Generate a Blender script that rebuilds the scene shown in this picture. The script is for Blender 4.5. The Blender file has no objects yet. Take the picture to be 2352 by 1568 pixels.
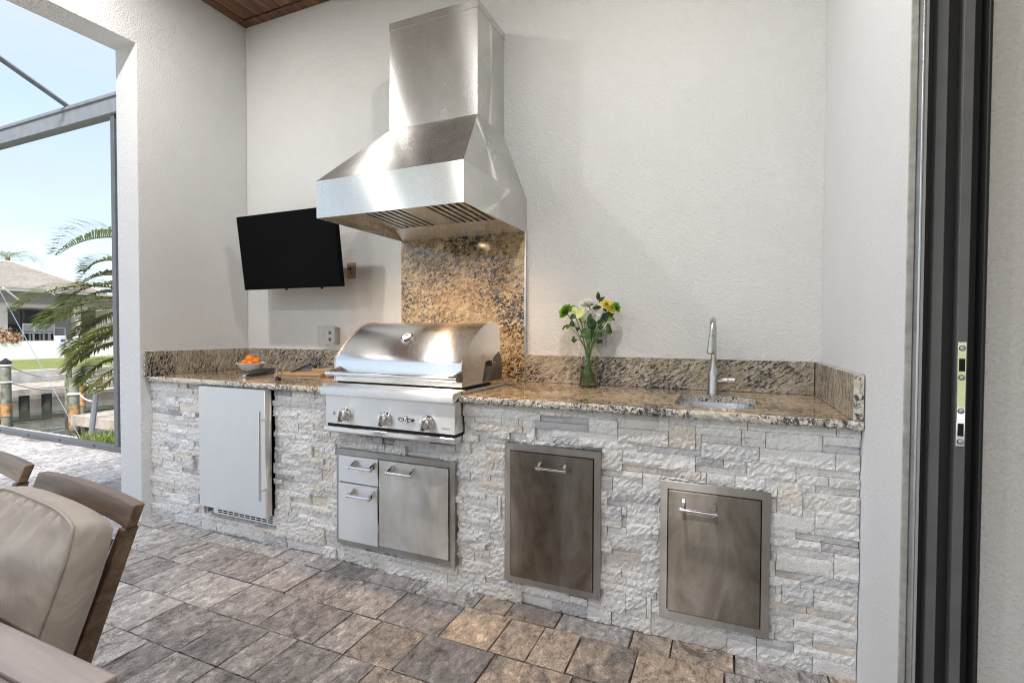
import bpy, bmesh, math, random
from mathutils import Vector, Matrix, noise
random.seed(7)
R = math.radians
scene = bpy.context.scene
col = scene.collection

# ------------------------------------------------------------------ camera
YAW, PITCH, ROLL, FPX = R(23.3475), R(1.272), R(0.2214), 1149.68     # in pixels of a 2352 x 1568 picture
CAMH = 1.216
_f = Vector((-math.sin(YAW)*math.cos(PITCH), math.cos(YAW)*math.cos(PITCH), -math.sin(PITCH)))
_r = Vector((math.cos(YAW), math.sin(YAW), 0)); _u = _r.cross(_f)
_r2 = _r*math.cos(ROLL) + _u*math.sin(ROLL); _u2 = -_r*math.sin(ROLL) + _u*math.cos(ROLL)
cam = bpy.data.cameras.new('camera'); cam_o = bpy.data.objects.new('camera', cam); col.objects.link(cam_o)
cam.sensor_width = 36.0; cam.lens = FPX/2352*36.0; cam.clip_start = 0.02; cam.clip_end = 4000
m3 = Matrix((_r2, _u2, -_f)).transposed()
cam_o.matrix_world = Matrix.Translation((0, 0, CAMH)) @ m3.to_4x4()
scene.camera = cam_o
def ray(x, y): return _f + _r2*((x-1176)/FPX) - _u2*((y-784)/FPX)
def p_y(x, y, Y): d = ray(x, y); t = Y/d.y; return Vector((d.x*t, Y, CAMH+d.z*t))
def p_x(x, y, X): d = ray(x, y); t = X/d.x; return Vector((X, d.y*t, CAMH+d.z*t))
def p_z(x, y, Z): d = ray(x, y); t = (Z-CAMH)/d.z; return Vector((d.x*t, d.y*t, Z))
def proj(p):
    d = Vector(p)-Vector((0, 0, CAMH)); w = d.dot(_f)
    if w < .05: return None
    return (1176+FPX*d.dot(_r2)/w, 784-FPX*d.dot(_u2)/w)
def c1(x, y): return (x*.24228*.69014, (820+y*.24228)*.69014)
def c2(x, y): return (x*.24228*.69014, (1150+y*.24228)*.69014)

# ------------------------------------------------------------------ sky, sun, exposure
SUN_EL, SUN_AZ = R(48), R(155)       # compass-like: 0 = +Y, 90 = +X
world = bpy.data.worlds.new('World'); scene.world = world; world.use_nodes = True
nt = world.node_tree; nt.nodes.clear()
wo = nt.nodes.new('ShaderNodeOutputWorld'); bg = nt.nodes.new('ShaderNodeBackground')
sky = nt.nodes.new('ShaderNodeTexSky'); sky.sky_type = 'NISHITA'; sky.sun_disc = False
sky.sun_elevation = SUN_EL; sky.sun_rotation = SUN_AZ; sky.dust_density = .5; sky.air_density = 1.0; sky.ozone_density = 1.5
tc = nt.nodes.new('ShaderNodeTexCoord'); mp = nt.nodes.new('ShaderNodeMapping'); mp.inputs['Scale'].default_value = (1, 1, 2.6)
mp.inputs['Location'].default_value = (.35, .2, .1)
nz = nt.nodes.new('ShaderNodeTexNoise'); nz.inputs['Scale'].default_value = 1.7; nz.inputs['Detail'].default_value = 7; nz.inputs['Roughness'].default_value = .52; nz.inputs['Distortion'].default_value = .35
rp = nt.nodes.new('ShaderNodeValToRGB'); rp.color_ramp.elements[0].position = .40; rp.color_ramp.elements[1].position = .62
rp.color_ramp.elements[0].color = (.45, .45, .45, 1); rp.color_ramp.elements[1].color = (.97, .97, .97, 1)
mx = nt.nodes.new('ShaderNodeMixRGB'); mx.inputs['Color2'].default_value = (2.55, 2.85, 3.3, 1)
nt.links.new(tc.outputs['Generated'], mp.inputs['Vector']); nt.links.new(mp.outputs['Vector'], nz.inputs['Vector'])
nt.links.new(nz.outputs['Fac'], rp.inputs['Fac']); nt.links.new(rp.outputs['Color'], mx.inputs['Fac'])
nt.links.new(sky.outputs['Color'], mx.inputs['Color1']); nt.links.new(mx.outputs['Color'], bg.inputs['Color'])
bg.inputs['Strength'].default_value = 0.082
nt.links.new(bg.outputs['Background'], wo.inputs['Surface'])
sun = bpy.data.lights.new('sun', 'SUN'); sun.energy = 2.0; sun.angle = R(18); sun.color = (1, .95, .88)
sun_o = bpy.data.objects.new('sun', sun); col.objects.link(sun_o)
sd = Vector((math.sin(SUN_AZ)*math.cos(SUN_EL), math.cos(SUN_AZ)*math.cos(SUN_EL), math.sin(SUN_EL)))
sun_o.rotation_euler = sd.to_track_quat('Z', 'Y').to_euler(); sun_o.location = (-30, -30, 30)
vs = scene.view_settings; vs.view_transform = 'Standard'; vs.look = 'None'; vs.gamma = 1; vs.use_curve_mapping = False
vs.exposure = 2.0
cy = scene.cycles
cy.use_denoising = True; cy.denoiser = 'OPENIMAGEDENOISE'; cy.denoising_input_passes = 'RGB_ALBEDO_NORMAL'; cy.denoising_prefilter = 'NONE'; cy.pixel_filter_type = 'BLACKMAN_HARRIS'; cy.filter_width = 1.1
cy.max_bounces = 10; cy.diffuse_bounces = 5; cy.glossy_bounces = 5; cy.transmission_bounces = 10; cy.transparent_max_bounces = 16
cy.sample_clamp_indirect = 6; cy.caustics_reflective = False; cy.caustics_refractive = True

# ------------------------------------------------------------------ material helpers
class NT:
    def __init__(s, name):
        s.m = bpy.data.materials.new(name); s.m.use_nodes = True; s.t = s.m.node_tree
        s.b = s.t.nodes['Principled BSDF']; s.out = s.t.nodes['Material Output']
    def n(s, typ, **kw):
        nd = s.t.nodes.new('ShaderNode'+typ)
        for k, v in kw.items():
            if k in nd.inputs: nd.inputs[k].default_value = v
            else: setattr(nd, k, v)
        return nd
    def l(s, a, b): s.t.links.new(a, b)
    def set(s, **kw):
        for k, v in kw.items(): s.b.inputs[k.replace('_', ' ')].default_value = v
    def pos(s, scale=(1, 1, 1), rot=(0, 0, 0), loc=(0, 0, 0), src='world'):
        if src == 'world': g = s.n('NewGeometry').outputs['Position']
        else: g = s.n('TexCoord').outputs['Object']
        if any(rot):
            m0 = s.n('Mapping'); m0.inputs['Rotation'].default_value = rot; s.l(g, m0.inputs['Vector']); g = m0.outputs['Vector']
        m = s.n('Mapping'); m.inputs['Scale'].default_value = scale; m.inputs['Location'].default_value = loc
        s.l(g, m.inputs['Vector']); return m.outputs['Vector']
    def noise(s, vec, scale, detail=4, rough=.55, dist=0, typ=None):
        n = s.n('TexNoise', Scale=scale, Detail=detail, Roughness=rough, Distortion=dist)
        if typ: n.noise_type = typ
        s.l(vec, n.inputs['Vector']); return n.outputs['Fac']
    def ramp(s, fac, stops, interp='LINEAR'):
        r = s.n('ValToRGB'); e = r.color_ramp; e.interpolation = interp
        while len(e.elements) < len(stops): e.elements.new(.5)
        for el, (p, c) in zip(e.elements, stops):
            el.position = p; el.color = (*c, 1) if hasattr(c, '__len__') else (c, c, c, 1)
        s.l(fac, r.inputs['Fac']); return r.outputs['Color']
    def mix(s, fac, a, b, mode='MIX'):
        m = s.n('MixRGB', blend_type=mode)
        for i, v in ((0, fac), (1, a), (2, b)):
            if isinstance(v, (int, float)): m.inputs[i].default_value = v if i == 0 else (v, v, v, 1)
            elif isinstance(v, tuple): m.inputs[i].default_value = (*v, 1)
            else: s.l(v, m.inputs[i])
        return m.outputs['Color']
    def math(s, op, a, b=0.0):
        m = s.n('Math', operation=op)
        for i, v in ((0, a), (1, b)):
            if isinstance(v, (int, float)): m.inputs[i].default_value = v
            else: s.l(v, m.inputs[i])
        return m.outputs[0]
    def bump(s, h, strength=.5, dist=.005, prev=None):
        b = s.n('Bump', Strength=strength, Distance=dist); s.l(h, b.inputs['Height'])
        if prev is not None: s.l(prev, b.inputs['Normal'])
        return b.outputs['Normal']
    def fin(s, color=None, rough=None, normal=None):
        for v, k in ((color, 'Base Color'), (rough, 'Roughness')):
            if v is None: continue
            if isinstance(v, (int, float)): s.b.inputs[k].default_value = v
            elif isinstance(v, tuple): s.b.inputs[k].default_value = (*v, 1)
            else: s.l(v, s.b.inputs[k])
        if normal is not None: s.l(normal, s.b.inputs['Normal'])
        return s.m

M = {}
def plain(name, c, rough=.5, metal=0, var=.06, scale=12, bump=0.0, spec=.5):
    t = NT(name); v = t.pos(src='object'); f = t.noise(v, scale, 5)
    lo = tuple(max(0, x*(1-var*2)) for x in c); hi = tuple(x*(1+var*2) for x in c)
    cc = t.ramp(f, [(.3, lo), (.7, hi)]); rr = t.ramp(f, [(.3, max(0, rough-.06)), (.7, min(1, rough+.06))])
    t.set(Metallic=metal); t.b.inputs['Specular IOR Level'].default_value = spec
    nrm = t.bump(t.noise(v, scale*6, 3), .3, bump) if bump else None
    M[name] = t.fin(cc, rr, nrm); return M[name]

def stucco(name, c, k=1.0, sc=1.0):
    t = NT(name); v = t.pos()
    a = t.noise(v, 105*sc, 3, .6, .2); b = t.noise(v, 260*sc, 3, .6); big = t.noise(v, 1.1, 4, .6)
    ar = t.ramp(a, [(.44, 0.0), (.60, 1.0)])
    hgt = t.mix(.35, ar, b)
    n1 = t.bump(hgt, .8*k, .0042)
    pit = t.ramp(t.noise(v, 30, 2, .5), [(.26, 0.0), (.275, 1.0)])
    cc = t.mix(t.ramp(big, [(.3, 0.0), (.7, 1.0)]), tuple(x*.97 for x in c), tuple(min(1, x*1.03) for x in c))
    cc = t.mix(.25, cc, t.mix(pit, tuple(x*.6 for x in c), c), 'MULTIPLY') if False else cc
    vo = t.n('TexVoronoi', Scale=2.3); t.l(v, vo.inputs['Vector'])
    sp = t.ramp(vo.outputs['Distance'], [(.006, 1.0), (.011, 0.0)])
    cc = t.mix(t.math('MULTIPLY', sp, .75), cc, (.12, .11, .10))
    sc_ = t.ramp(t.noise(v, 150*sc, 2, .6), [(.20, 1.0), (.30, 0.0)])
    cc = t.mix(t.math('MULTIPLY', sc_, .45), cc, (.42, .41, .40))
    M[name] = t.fin(cc, .86, n1)
stucco('stucco', (.785, .79, .79)); stucco('stucco_smooth', (.775, .79, .81), .3); stucco('stucco_interior', (.80, .775, .755), .8, .8)

def granite(name, pal, rot, stretch, rough, sc=1.0, bmp=0.0, dark=.0):
    t = NT(name); v = t.pos(scale=stretch, rot=rot)
    w = t.noise(v, 9*sc, 3, .6)
    a = t.noise(v, 62*sc, 4, .68, .9); b = t.noise(v, 34*sc, 3, .6, .6); lo = t.noise(t.pos(), 3.2, 3, .55)
    base = t.ramp(b, [(.30, pal[0]), (.44, pal[1]), (.55, pal[2]), (.72, pal[3])])
    dk = t.ramp(t.math('ADD', a, t.math('MULTIPLY', t.math('SUBTRACT', lo, .5), .45)), [(.44, 1.0), (.485, 0.0)])
    cc = t.mix(dk, base, pal[4])
    g = t.ramp(t.noise(v, 48*sc, 3, .6, .5), [(.56, 0.0), (.63, 1.0)])
    cc = t.mix(t.math('MULTIPLY', g, .75), cc, pal[5])
    cc = t.mix(.35, cc, t.ramp(w, [(.3, (.55, .5, .46)), (.7, (1.0, 1.0, 1.0))]), 'MULTIPLY')
    nr = t.bump(t.noise(v, 90, 4, .6), .8, bmp) if bmp else None
    M[name] = t.fin(cc, rough, nr)
PAL = [(.26, .17, .08), (.50, .345, .175), (.64, .50, .31), (.74, .65, .51), (.035, .032, .034), (.30, .29, .29)]
PALB = [(.27, .22, .165), (.42, .35, .265), (.53, .47, .38), (.66, .62, .54), (.04, .038, .042), (.32, .32, .33)]
granite('granite_top', PAL, (0, 0, R(8)), (.55, 1.3, 1.0), .07, 1.0)
granite('granite_splash', PALB, (0, R(32), 0), (.46, 1.0, 1.5), .14, 1.25, 0, .1)
granite('granite_side', PALB, (R(14), 0, 0), (1.0, 1.7, .5), .16, 1.0)
granite('granite_panel', PAL, (0, R(24), 0), (.7, 1.0, 1.2), .08, 1.25)
granite('granite_edge', [(.55, .49, .40), (.68, .62, .52), (.74, .70, .62), (.80, .78, .73), (.07, .07, .075), (.50, .50, .50)], (0, 0, 0), (1, 1, 1), .6, 1.25, .004)

def steel(name, c=.60, rough=.27, smudge=0.0, tint=(1, .99, .97), aniso=1.0):
    t = NT(name); v = t.pos(src='object')
    st = t.noise(t.pos(scale=(1.2, 60, 60), src='object'), 9, 3, .6)
    bigs = t.noise(t.pos(scale=(1.6, 1.6, .8), src='object'), 3.5, 5, .62, .5)
    rr = t.ramp(bigs, [(.3, rough-.012-.03*smudge), (.7, rough+.012+smudge*.12)])
    
    k = .015+smudge*.32
    vst = t.noise(t.pos(scale=(3, 3, .6), src='object'), 4, 3, .55, .6)
    bigs = t.mix(.22, bigs, vst)
    cc = t.ramp(bigs, [(.38, tuple(c*(1-k*1.3)*q for q in (tint[0], tint[1]*(1-.06*smudge), tint[2]*(1-.18*smudge)))), (.62, tuple(c*(1+k*.5)*q for q in tint))])
    tg = t.n('Tangent', direction_type='RADIAL', axis='X'); t.l(tg.outputs[0], t.b.inputs['Tangent'])
    t.set(Metallic=1.0, Anisotropic=aniso)
    M[name] = t.fin(cc, rr)
steel('steel', .80, .17); steel('steel_panel', .88, .36, .12, (1, .97, .93)); steel('steel_door', .74, .30, .5, (1, .97, .91)); steel('steel_stained_dimmed', .27, .30, 1.0, (1, .89, .77)); steel('steel_hood', .70, .26, .08, (1, 1, .97))  # low doors: stains plus their dim brown reflection, both put into the base colour
steel('steel_frame', .42, .33, .4, (1, .94, .87)); steel('steel_fridge', .92, .42, .04, (1, .965, .915)); steel('steel_dark', .22, .35, .5, (1, .95, .88))
plain('chrome', (.78, .78, .79), .07, 1, .01); plain('nickel', (.55, .53, .50), .24, 1, .03)
plain('black_plastic', (.012, .012, .013), .4); plain('dark_gap', (.006, .006, .006), .8); plain('tv_black', (.0025, .0025, .003), .5, 0, .0, 5, 0, .06)
plain('bronze_dark', (.02, .0195, .02), .5, .0, .05); plain('bronze_grey', (.14, .14, .145), .42, .0, .05); plain('aluminium', (.62, .64, .67), .3, .9, .04)
plain('cage_grey', (.20, .21, .225), .42, .2, .06); plain('cage_shaded', (.075, .08, .09), .42, .1, .06); plain('caulk', (.48, .47, .44), .75, 0, .12, 30)  # posts and bottom rail: the cage grey with their shade put into the colour
plain('outlet_tan', (.42, .31, .22), .45); plain('white_plastic', (.74, .74, .73), .35, 0, .02); plain('grey_plastic', (.38, .39, .40), .4)
plain('blue_print', (.05, .10, .45), .5); plain('ceramic', (.80, .82, .86), .18, 0, .02); plain('rope', (.74, .72, .68), .8, 0, .1, 60, .002)
plain('emblem_red', (.35, .02, .02), .3); plain('petal_white', (.82, .82, .74), .6, 0, .08, 40); plain('petal_yellow', (.82, .70, .12), .55, 0, .15, 50)
plain('petal_green', (.22, .45, .03), .55, 0, .2, 40); plain('calla', (.62, .72, .28), .45, 0, .15, 20); plain('calla_rim', (.85, .84, .70), .5)
plain('leaf', (.045, .115, .02), .42, 0, .3, 20); plain('leaf_dark', (.02, .05, .014), .45, 0, .3, 20); plain('stem', (.10, .20, .03), .5, 0, .2, 30)
plain('palm_leaf', (.12, .18, .045), .45, 0, .45, 1.2); plain('palm_leaf_pale', (.34, .32, .10), .5, 0, .35, 1.5); plain('palm_rachis', (.24, .21, .07), .5, 0, .2, 6); plain('palm_trunk', (.19, .16, .12), .85, 0, .2, 8, .01)
plain('fabric_dark_line', (.20, .175, .15), .85); plain('white_paint', (.84, .83, .80), .7, 0, .04, .6); plain('beige_paint', (.58, .55, .50), .75, 0, .06, .5)
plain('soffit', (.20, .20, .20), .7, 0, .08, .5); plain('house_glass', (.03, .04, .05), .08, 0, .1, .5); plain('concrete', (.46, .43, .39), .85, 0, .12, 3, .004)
plain('dock_wood', (.40, .35, .30), .8, 0, .2, 2.5, .004); plain('dock_dark', (.06, .052, .045), .85, 0, .2, 2, .004); plain('piling', (.20, .20, .15), .8, 0, .3, 5, .006); plain('piling_rust', (.36, .20, .08), .85, 0, .3, 8)
plain('mortar', (.50, .49, .48), .95, 0, .2, 40); plain('hedge', (.30, .18, .10), .8, 0, .4, 3); plain('sand', (.09, .08, .07), .95, 0, .2, 20, .003); plain('soil', (.10, .085, .06), .95, 0, .2, 2)
plain('wood_board', (.55, .34, .16), .45, 0, .22, 14); plain('trunk_far', (.2, .17, .13), .9)
plain('interior_floor', (.42, .38, .34), .35, 0, .06, 3); plain('wood_tray', (.30, .17, .08), .5, 0, .2, 12)

def leafy(name, c, tr=.45):
    t = NT(name); v = t.pos(src='object'); cc = t.ramp(t.noise(v, 3, 4), [(.3, tuple(x*.6 for x in c)), (.7, tuple(x*1.3 for x in c))])
    tl_ = t.n('BsdfTranslucent'); t.l(cc, tl_.inputs['Color']); ms = t.n('MixShader'); ms.inputs[0].default_value = tr; t.fin(cc, .42)
    t.l(t.b.outputs[0], ms.inputs[1]); t.l(tl_.outputs[0], ms.inputs[2]); t.l(ms.outputs[0], t.out.inputs['Surface']); M[name] = t.m
leafy('palm_leaf', (.16, .205, .042)); leafy('palm_leaf_pale', (.36, .34, .10)); leafy('leaf', (.06, .15, .025), .3); leafy('petal_green', (.24, .48, .04), .35); leafy('grass_blade', (.24, .30, .06))
def glassmat(name, c=(1, 1, 1), rough=0.0, ior=1.45):
    t = NT(name); t.set(Roughness=rough, IOR=ior); t.b.inputs['Transmission Weight'].default_value = 1
    v = t.pos(src='object'); f = t.noise(v, 40, 2)
    M[name] = t.fin(t.ramp(f, [(.3, tuple(x*.98 for x in c)), (.7, c)]))
glassmat('glass', (.98, 1, .98), 0, 1.3); glassmat('water_clear', (.90, .95, .80), 0, 1.2)
glassmat('clear_plastic', (.96, .96, .96), .03, 1.12)

def ledger():
    t = NT('ledger_stone'); v = t.pos(); oi = t.n('ObjectInfo').outputs['Random']
    vv = t.n('VectorMath', operation='ADD'); t.l(v, vv.inputs[0]); cmb = t.n('CombineXYZ'); t.l(t.math('MULTIPLY', oi, 37.0), cmb.inputs[0]); t.l(cmb.outputs[0], vv.inputs[1]); v2 = vv.outputs[0]
    tone = t.ramp(oi, [(.0, (.80, .78, .75)), (.15, (.86, .85, .83)), (.5, (.89, .885, .875)), (.76, (.74, .74, .755)), (.87, (.84, .78, .70)), (.93, (.60, .60, .62)), (.985, (.42, .42, .45))], 'CONSTANT')
    a = t.noise(v2, 16, 5, .65, .4)
    cc = t.mix(t.ramp(a, [(.35, 1.0), (.55, 0.0)]), tone, t.mix(.3, tone, (.66, .62, .57)))
    gs = t.ramp(t.noise(v2, 9, 5, .7, .8), [(.59, 0.0), (.71, 1.0)])
    cc = t.mix(t.math('MULTIPLY', gs, .7), cc, (.42, .42, .44))
    ys = t.ramp(t.noise(v2, 11, 4, .6, .5), [(.66, 0.0), (.76, 1.0)])
    cc = t.mix(t.math('MULTIPLY', ys, .6), cc, (.62, .47, .30))
    pits = t.ramp(t.noise(t.pos(scale=(1, 1, .55)), 75, 3, .6, .6), [(.25, 1.0), (.31, 0.0)])
    cc = t.mix(t.math('MULTIPLY', pits, .7), cc, (.26, .24, .22))
    n1 = t.bump(t.noise(t.pos(scale=(1.35, 1.2, .7)), 130, 3, .66, .5), 1.0, .005)
    n2 = t.bump(t.noise(v, 170, 3, .6), .5, .003, n1)
    M['ledger_stone'] = t.fin(cc, .88, n2)
ledger()

def paver(name, stops, mottle):
    t = NT(name); v = t.pos(); oi = t.n('ObjectInfo').outputs['Random']; ri = t.n('NewGeometry').outputs['Random Per Island']
    rnd = t.math('FRACT', t.math('ADD', oi, t.math('MULTIPLY', ri, 7.31)))
    cmb = t.n('CombineXYZ'); t.l(t.math('MULTIPLY', rnd, 53.0), cmb.inputs[2]); vv = t.n('VectorMath', operation='ADD'); t.l(v, vv.inputs[0]); t.l(cmb.outputs[0], vv.inputs[1]); v2 = vv.outputs[0]
    tone = t.ramp(rnd, stops); tone2 = t.ramp(t.math('FRACT', t.math('MULTIPLY', rnd, 3.7)), stops)
    sv = t.n('Mapping'); sv.inputs['Scale'].default_value = (1.25, .78, 1); sv.inputs['Rotation'].default_value = (0, 0, R(35)); t.l(v2, sv.inputs['Vector']); v2 = sv.outputs['Vector']
    a = t.noise(v2, 5.5, 6, .66, .7)
    cc = t.mix(t.ramp(a, [(.42, 0.0), (.60, 1.0)]), tone, tone2)
    st = t.noise(v2, 26, 6, .7, .5)
    cc = t.mix(mottle, cc, t.ramp(st, [(.32, (.22, .21, .21)), (.44, (.75, .74, .74)), (.56, (1.05, 1.05, 1.05)), (.68, (1.7, 1.68, 1.66))]), 'MULTIPLY')
    rg = t.noise(v2, 4.2, 7, .6, .9, 'RIDGED_MULTIFRACTAL')
    crack = t.ramp(rg, [(.86, 0.0), (1.0, 1.0)])
    n1 = t.bump(t.noise(v2, 9, 7, .72, 1.1), 1.0, .022); n2 = t.bump(t.noise(v2, 50, 5, .7), 1.0, .0065, n1)
    ck = t.math('ABSOLUTE', t.math('SUBTRACT', t.noise(v2, 4.6, 5, .66, .8), .5)); cm = t.ramp(ck, [(.0, 1.0), (.016, 0.0)]); gate = t.ramp(t.noise(v2, 2.2, 2), [(.45, 0.0), (.55, 1.0)])
    cmg = t.math('MULTIPLY', cm, gate); cc = t.mix(t.math('MULTIPLY', cmg, .75), cc, (.05, .045, .045)); n2 = t.bump(cmg, -.9, .006, n2)
    cc = t.mix(.55, cc, t.ramp(t.noise(v, 150, 3, .7), [(.34, (.45, .44, .44)), (.5, (1, 1, 1)), (.66, (1.5, 1.48, 1.45))]), 'MULTIPLY')
    rr = t.ramp(st, [(.3, .34), (.7, .55)])
    M[name] = t.fin(cc, rr, n2)
paver('paver_grey', [(0, (.36, .342, .34)), (.3, (.52, .50, .49)), (.6, (.62, .595, .58)), (1, (.46, .43, .415))], .95)
paver('paver_dark', [(0, (.25, .235, .235)), (.5, (.40, .375, .365)), (1, (.48, .45, .44))], .95)
paver('paver_tan', [(0, (.60, .48, .375)), (.35, (.54, .445, .36)), (.6, (.22, .205, .20)), (.8, (.60, .50, .41)), (1, (.28, .26, .25))], .95)

def wood(name, lo, mid, hi, axis, rough=.45, gs=1.0):
    t = NT(name); sc = {'x': (.06, 1, 1), 'y': (1, .06, 1), 'z': (1, 1, .06)}[axis]
    oi = t.n('ObjectInfo').outputs['Random']; v = t.pos(scale=sc, src='object')
    cmb = t.n('CombineXYZ'); [t.l(t.math('MULTIPLY', oi, 41.0), cmb.inputs[i]) for i in range(3)]
    vv = t.n('VectorMath', operation='ADD'); t.l(v, vv.inputs[0]); t.l(cmb.outputs[0], vv.inputs[1]); v = vv.outputs[0]
    a = t.noise(v, 16*gs, 5, .65, 1.1); b = t.noise(v, 110*gs, 3, .6)
    cc = t.ramp(a, [(.32, lo), (.5, mid), (.68, hi)])
    cc = t.mix(.3, cc, t.ramp(b, [(.3, .45), (.7, 1.15)]), 'MULTIPLY')
    cc = t.mix(.35, cc, t.ramp(oi, [(0, .55), (1, 1.25)]), 'MULTIPLY')
    M[name] = t.fin(cc, rough, t.bump(b, .25, .002))
wood('ceiling_wood', (.035, .016, .010), (.135, .058, .028), (.33, .135, .05), 'y', .42, .8)
wood('trim_wood', (.05, .024, .014), (.13, .06, .03), (.26, .12, .05), 'y', .5)
wood('chair_wood', (.07, .042, .028), (.15, .095, .064), (.27, .185, .13), 'x', .38, 1.2)
wood('table_wood', (.24, .19, .17), (.36, .30, .275), (.44, .385, .36), 'x', .33, .5)
wood('board_wood', (.38, .22, .10), (.58, .38, .20), (.70, .50, .30), 'x', .5)

def fabric():
    t = NT('cushion_fabric'); v = t.pos(src='object')
    w = t.noise(v, 420, 2, .5); a = t.noise(v, 5, 4, .6)
    cc = t.ramp(a, [(.3, (.36, .32, .28)), (.7, (.45, .405, .36))])
    fold = t.noise(t.pos(scale=(1, 1, .45), rot=(0, R(35), 0), src='object'), 9, 3, .5, .7)
    n = t.bump(fold, .55, .03); n = t.bump(w, .35, .0012, n)
    t.b.inputs['Sheen Weight'].default_value = .15
    M['cushion_fabric'] = t.fin(cc, .92, n)
fabric()
def orange():
    t = NT('orange_peel'); v = t.pos(src='object')
    cc = t.ramp(t.noise(v, 8, 3), [(.3, (.80, .18, .005)), (.7, (.90, .30, .01))])
    M['orange_peel'] = t.fin(cc, .38, t.bump(t.noise(v, 160, 2), .4, .001))
orange()
def water():
    t = NT('canal_water'); v = t.pos(scale=(1.3, .7, 1))
    n = t.bump(t.noise(v, 1.6, 4, .5, .4), .18, .05)
    cc = t.ramp(t.noise(v, .4, 3), [(.3, (.035, .042, .03)), (.7, (.055, .06, .042))])
    t.b.inputs['Specular IOR Level'].default_value = .6
    M['canal_water'] = t.fin(cc, .05, n)
water()
def lawnmat():
    t = NT('lawn'); v = t.pos(); a = t.noise(v, .7, 5, .7); b = t.noise(v, 9, 4, .7)
    cc = t.mix(.5, t.ramp(a, [(.3, (.10, .15, .03)), (.55, (.20, .22, .055)), (.75, (.30, .25, .09))]), t.ramp(b, [(.3, (.07, .10, .02)), (.7, (.25, .27, .08))]))
    M['lawn'] = t.fin(cc, .9, t.bump(b, .6, .04))
lawnmat()
def rooftile():
    t = NT('roof_tile'); v = t.pos()
    a = t.noise(v, 6, 4, .7); b = t.noise(v, .6, 3)
    cc = t.mix(.4, t.ramp(a, [(.3, (.30, .26, .22)), (.5, (.46, .42, .38)), (.7, (.60, .56, .52))]), t.ramp(b, [(.3, (.38, .34, .30)), (.7, (.54, .50, .46))]))
    M['roof_tile'] = t.fin(cc, .85)
rooftile()
def screenmat():
    t = NT('insect_screen'); tr = t.n('BsdfTransparent'); ms = t.n('MixShader'); ms.inputs[0].default_value = .07
    v = t.pos(); t.fin(t.ramp(t.noise(v, 300, 2), [(.3, (.03, .03, .03)), (.7, (.06, .06, .06))]), .7)
    t.l(tr.outputs[0], ms.inputs[1]); t.l(t.b.outputs[0], ms.inputs[2]); t.l(ms.outputs[0], t.out.inputs['Surface'])
    M['insect_screen'] = t.m
screenmat()
def lampmat(name, c, s):
    t = NT(name); v = t.pos(src='object'); t.b.inputs['Emission Strength'].default_value = s
    t.l(t.ramp(t.noise(v, 5, 1), [(.3, tuple(x*.97 for x in c)), (.7, c)]), t.b.inputs['Emission Color']); M[name] = t.fin((.8, .8, .8), .4)
lampmat('lamp_glow', (1, .72, .42), 9.0)

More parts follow.
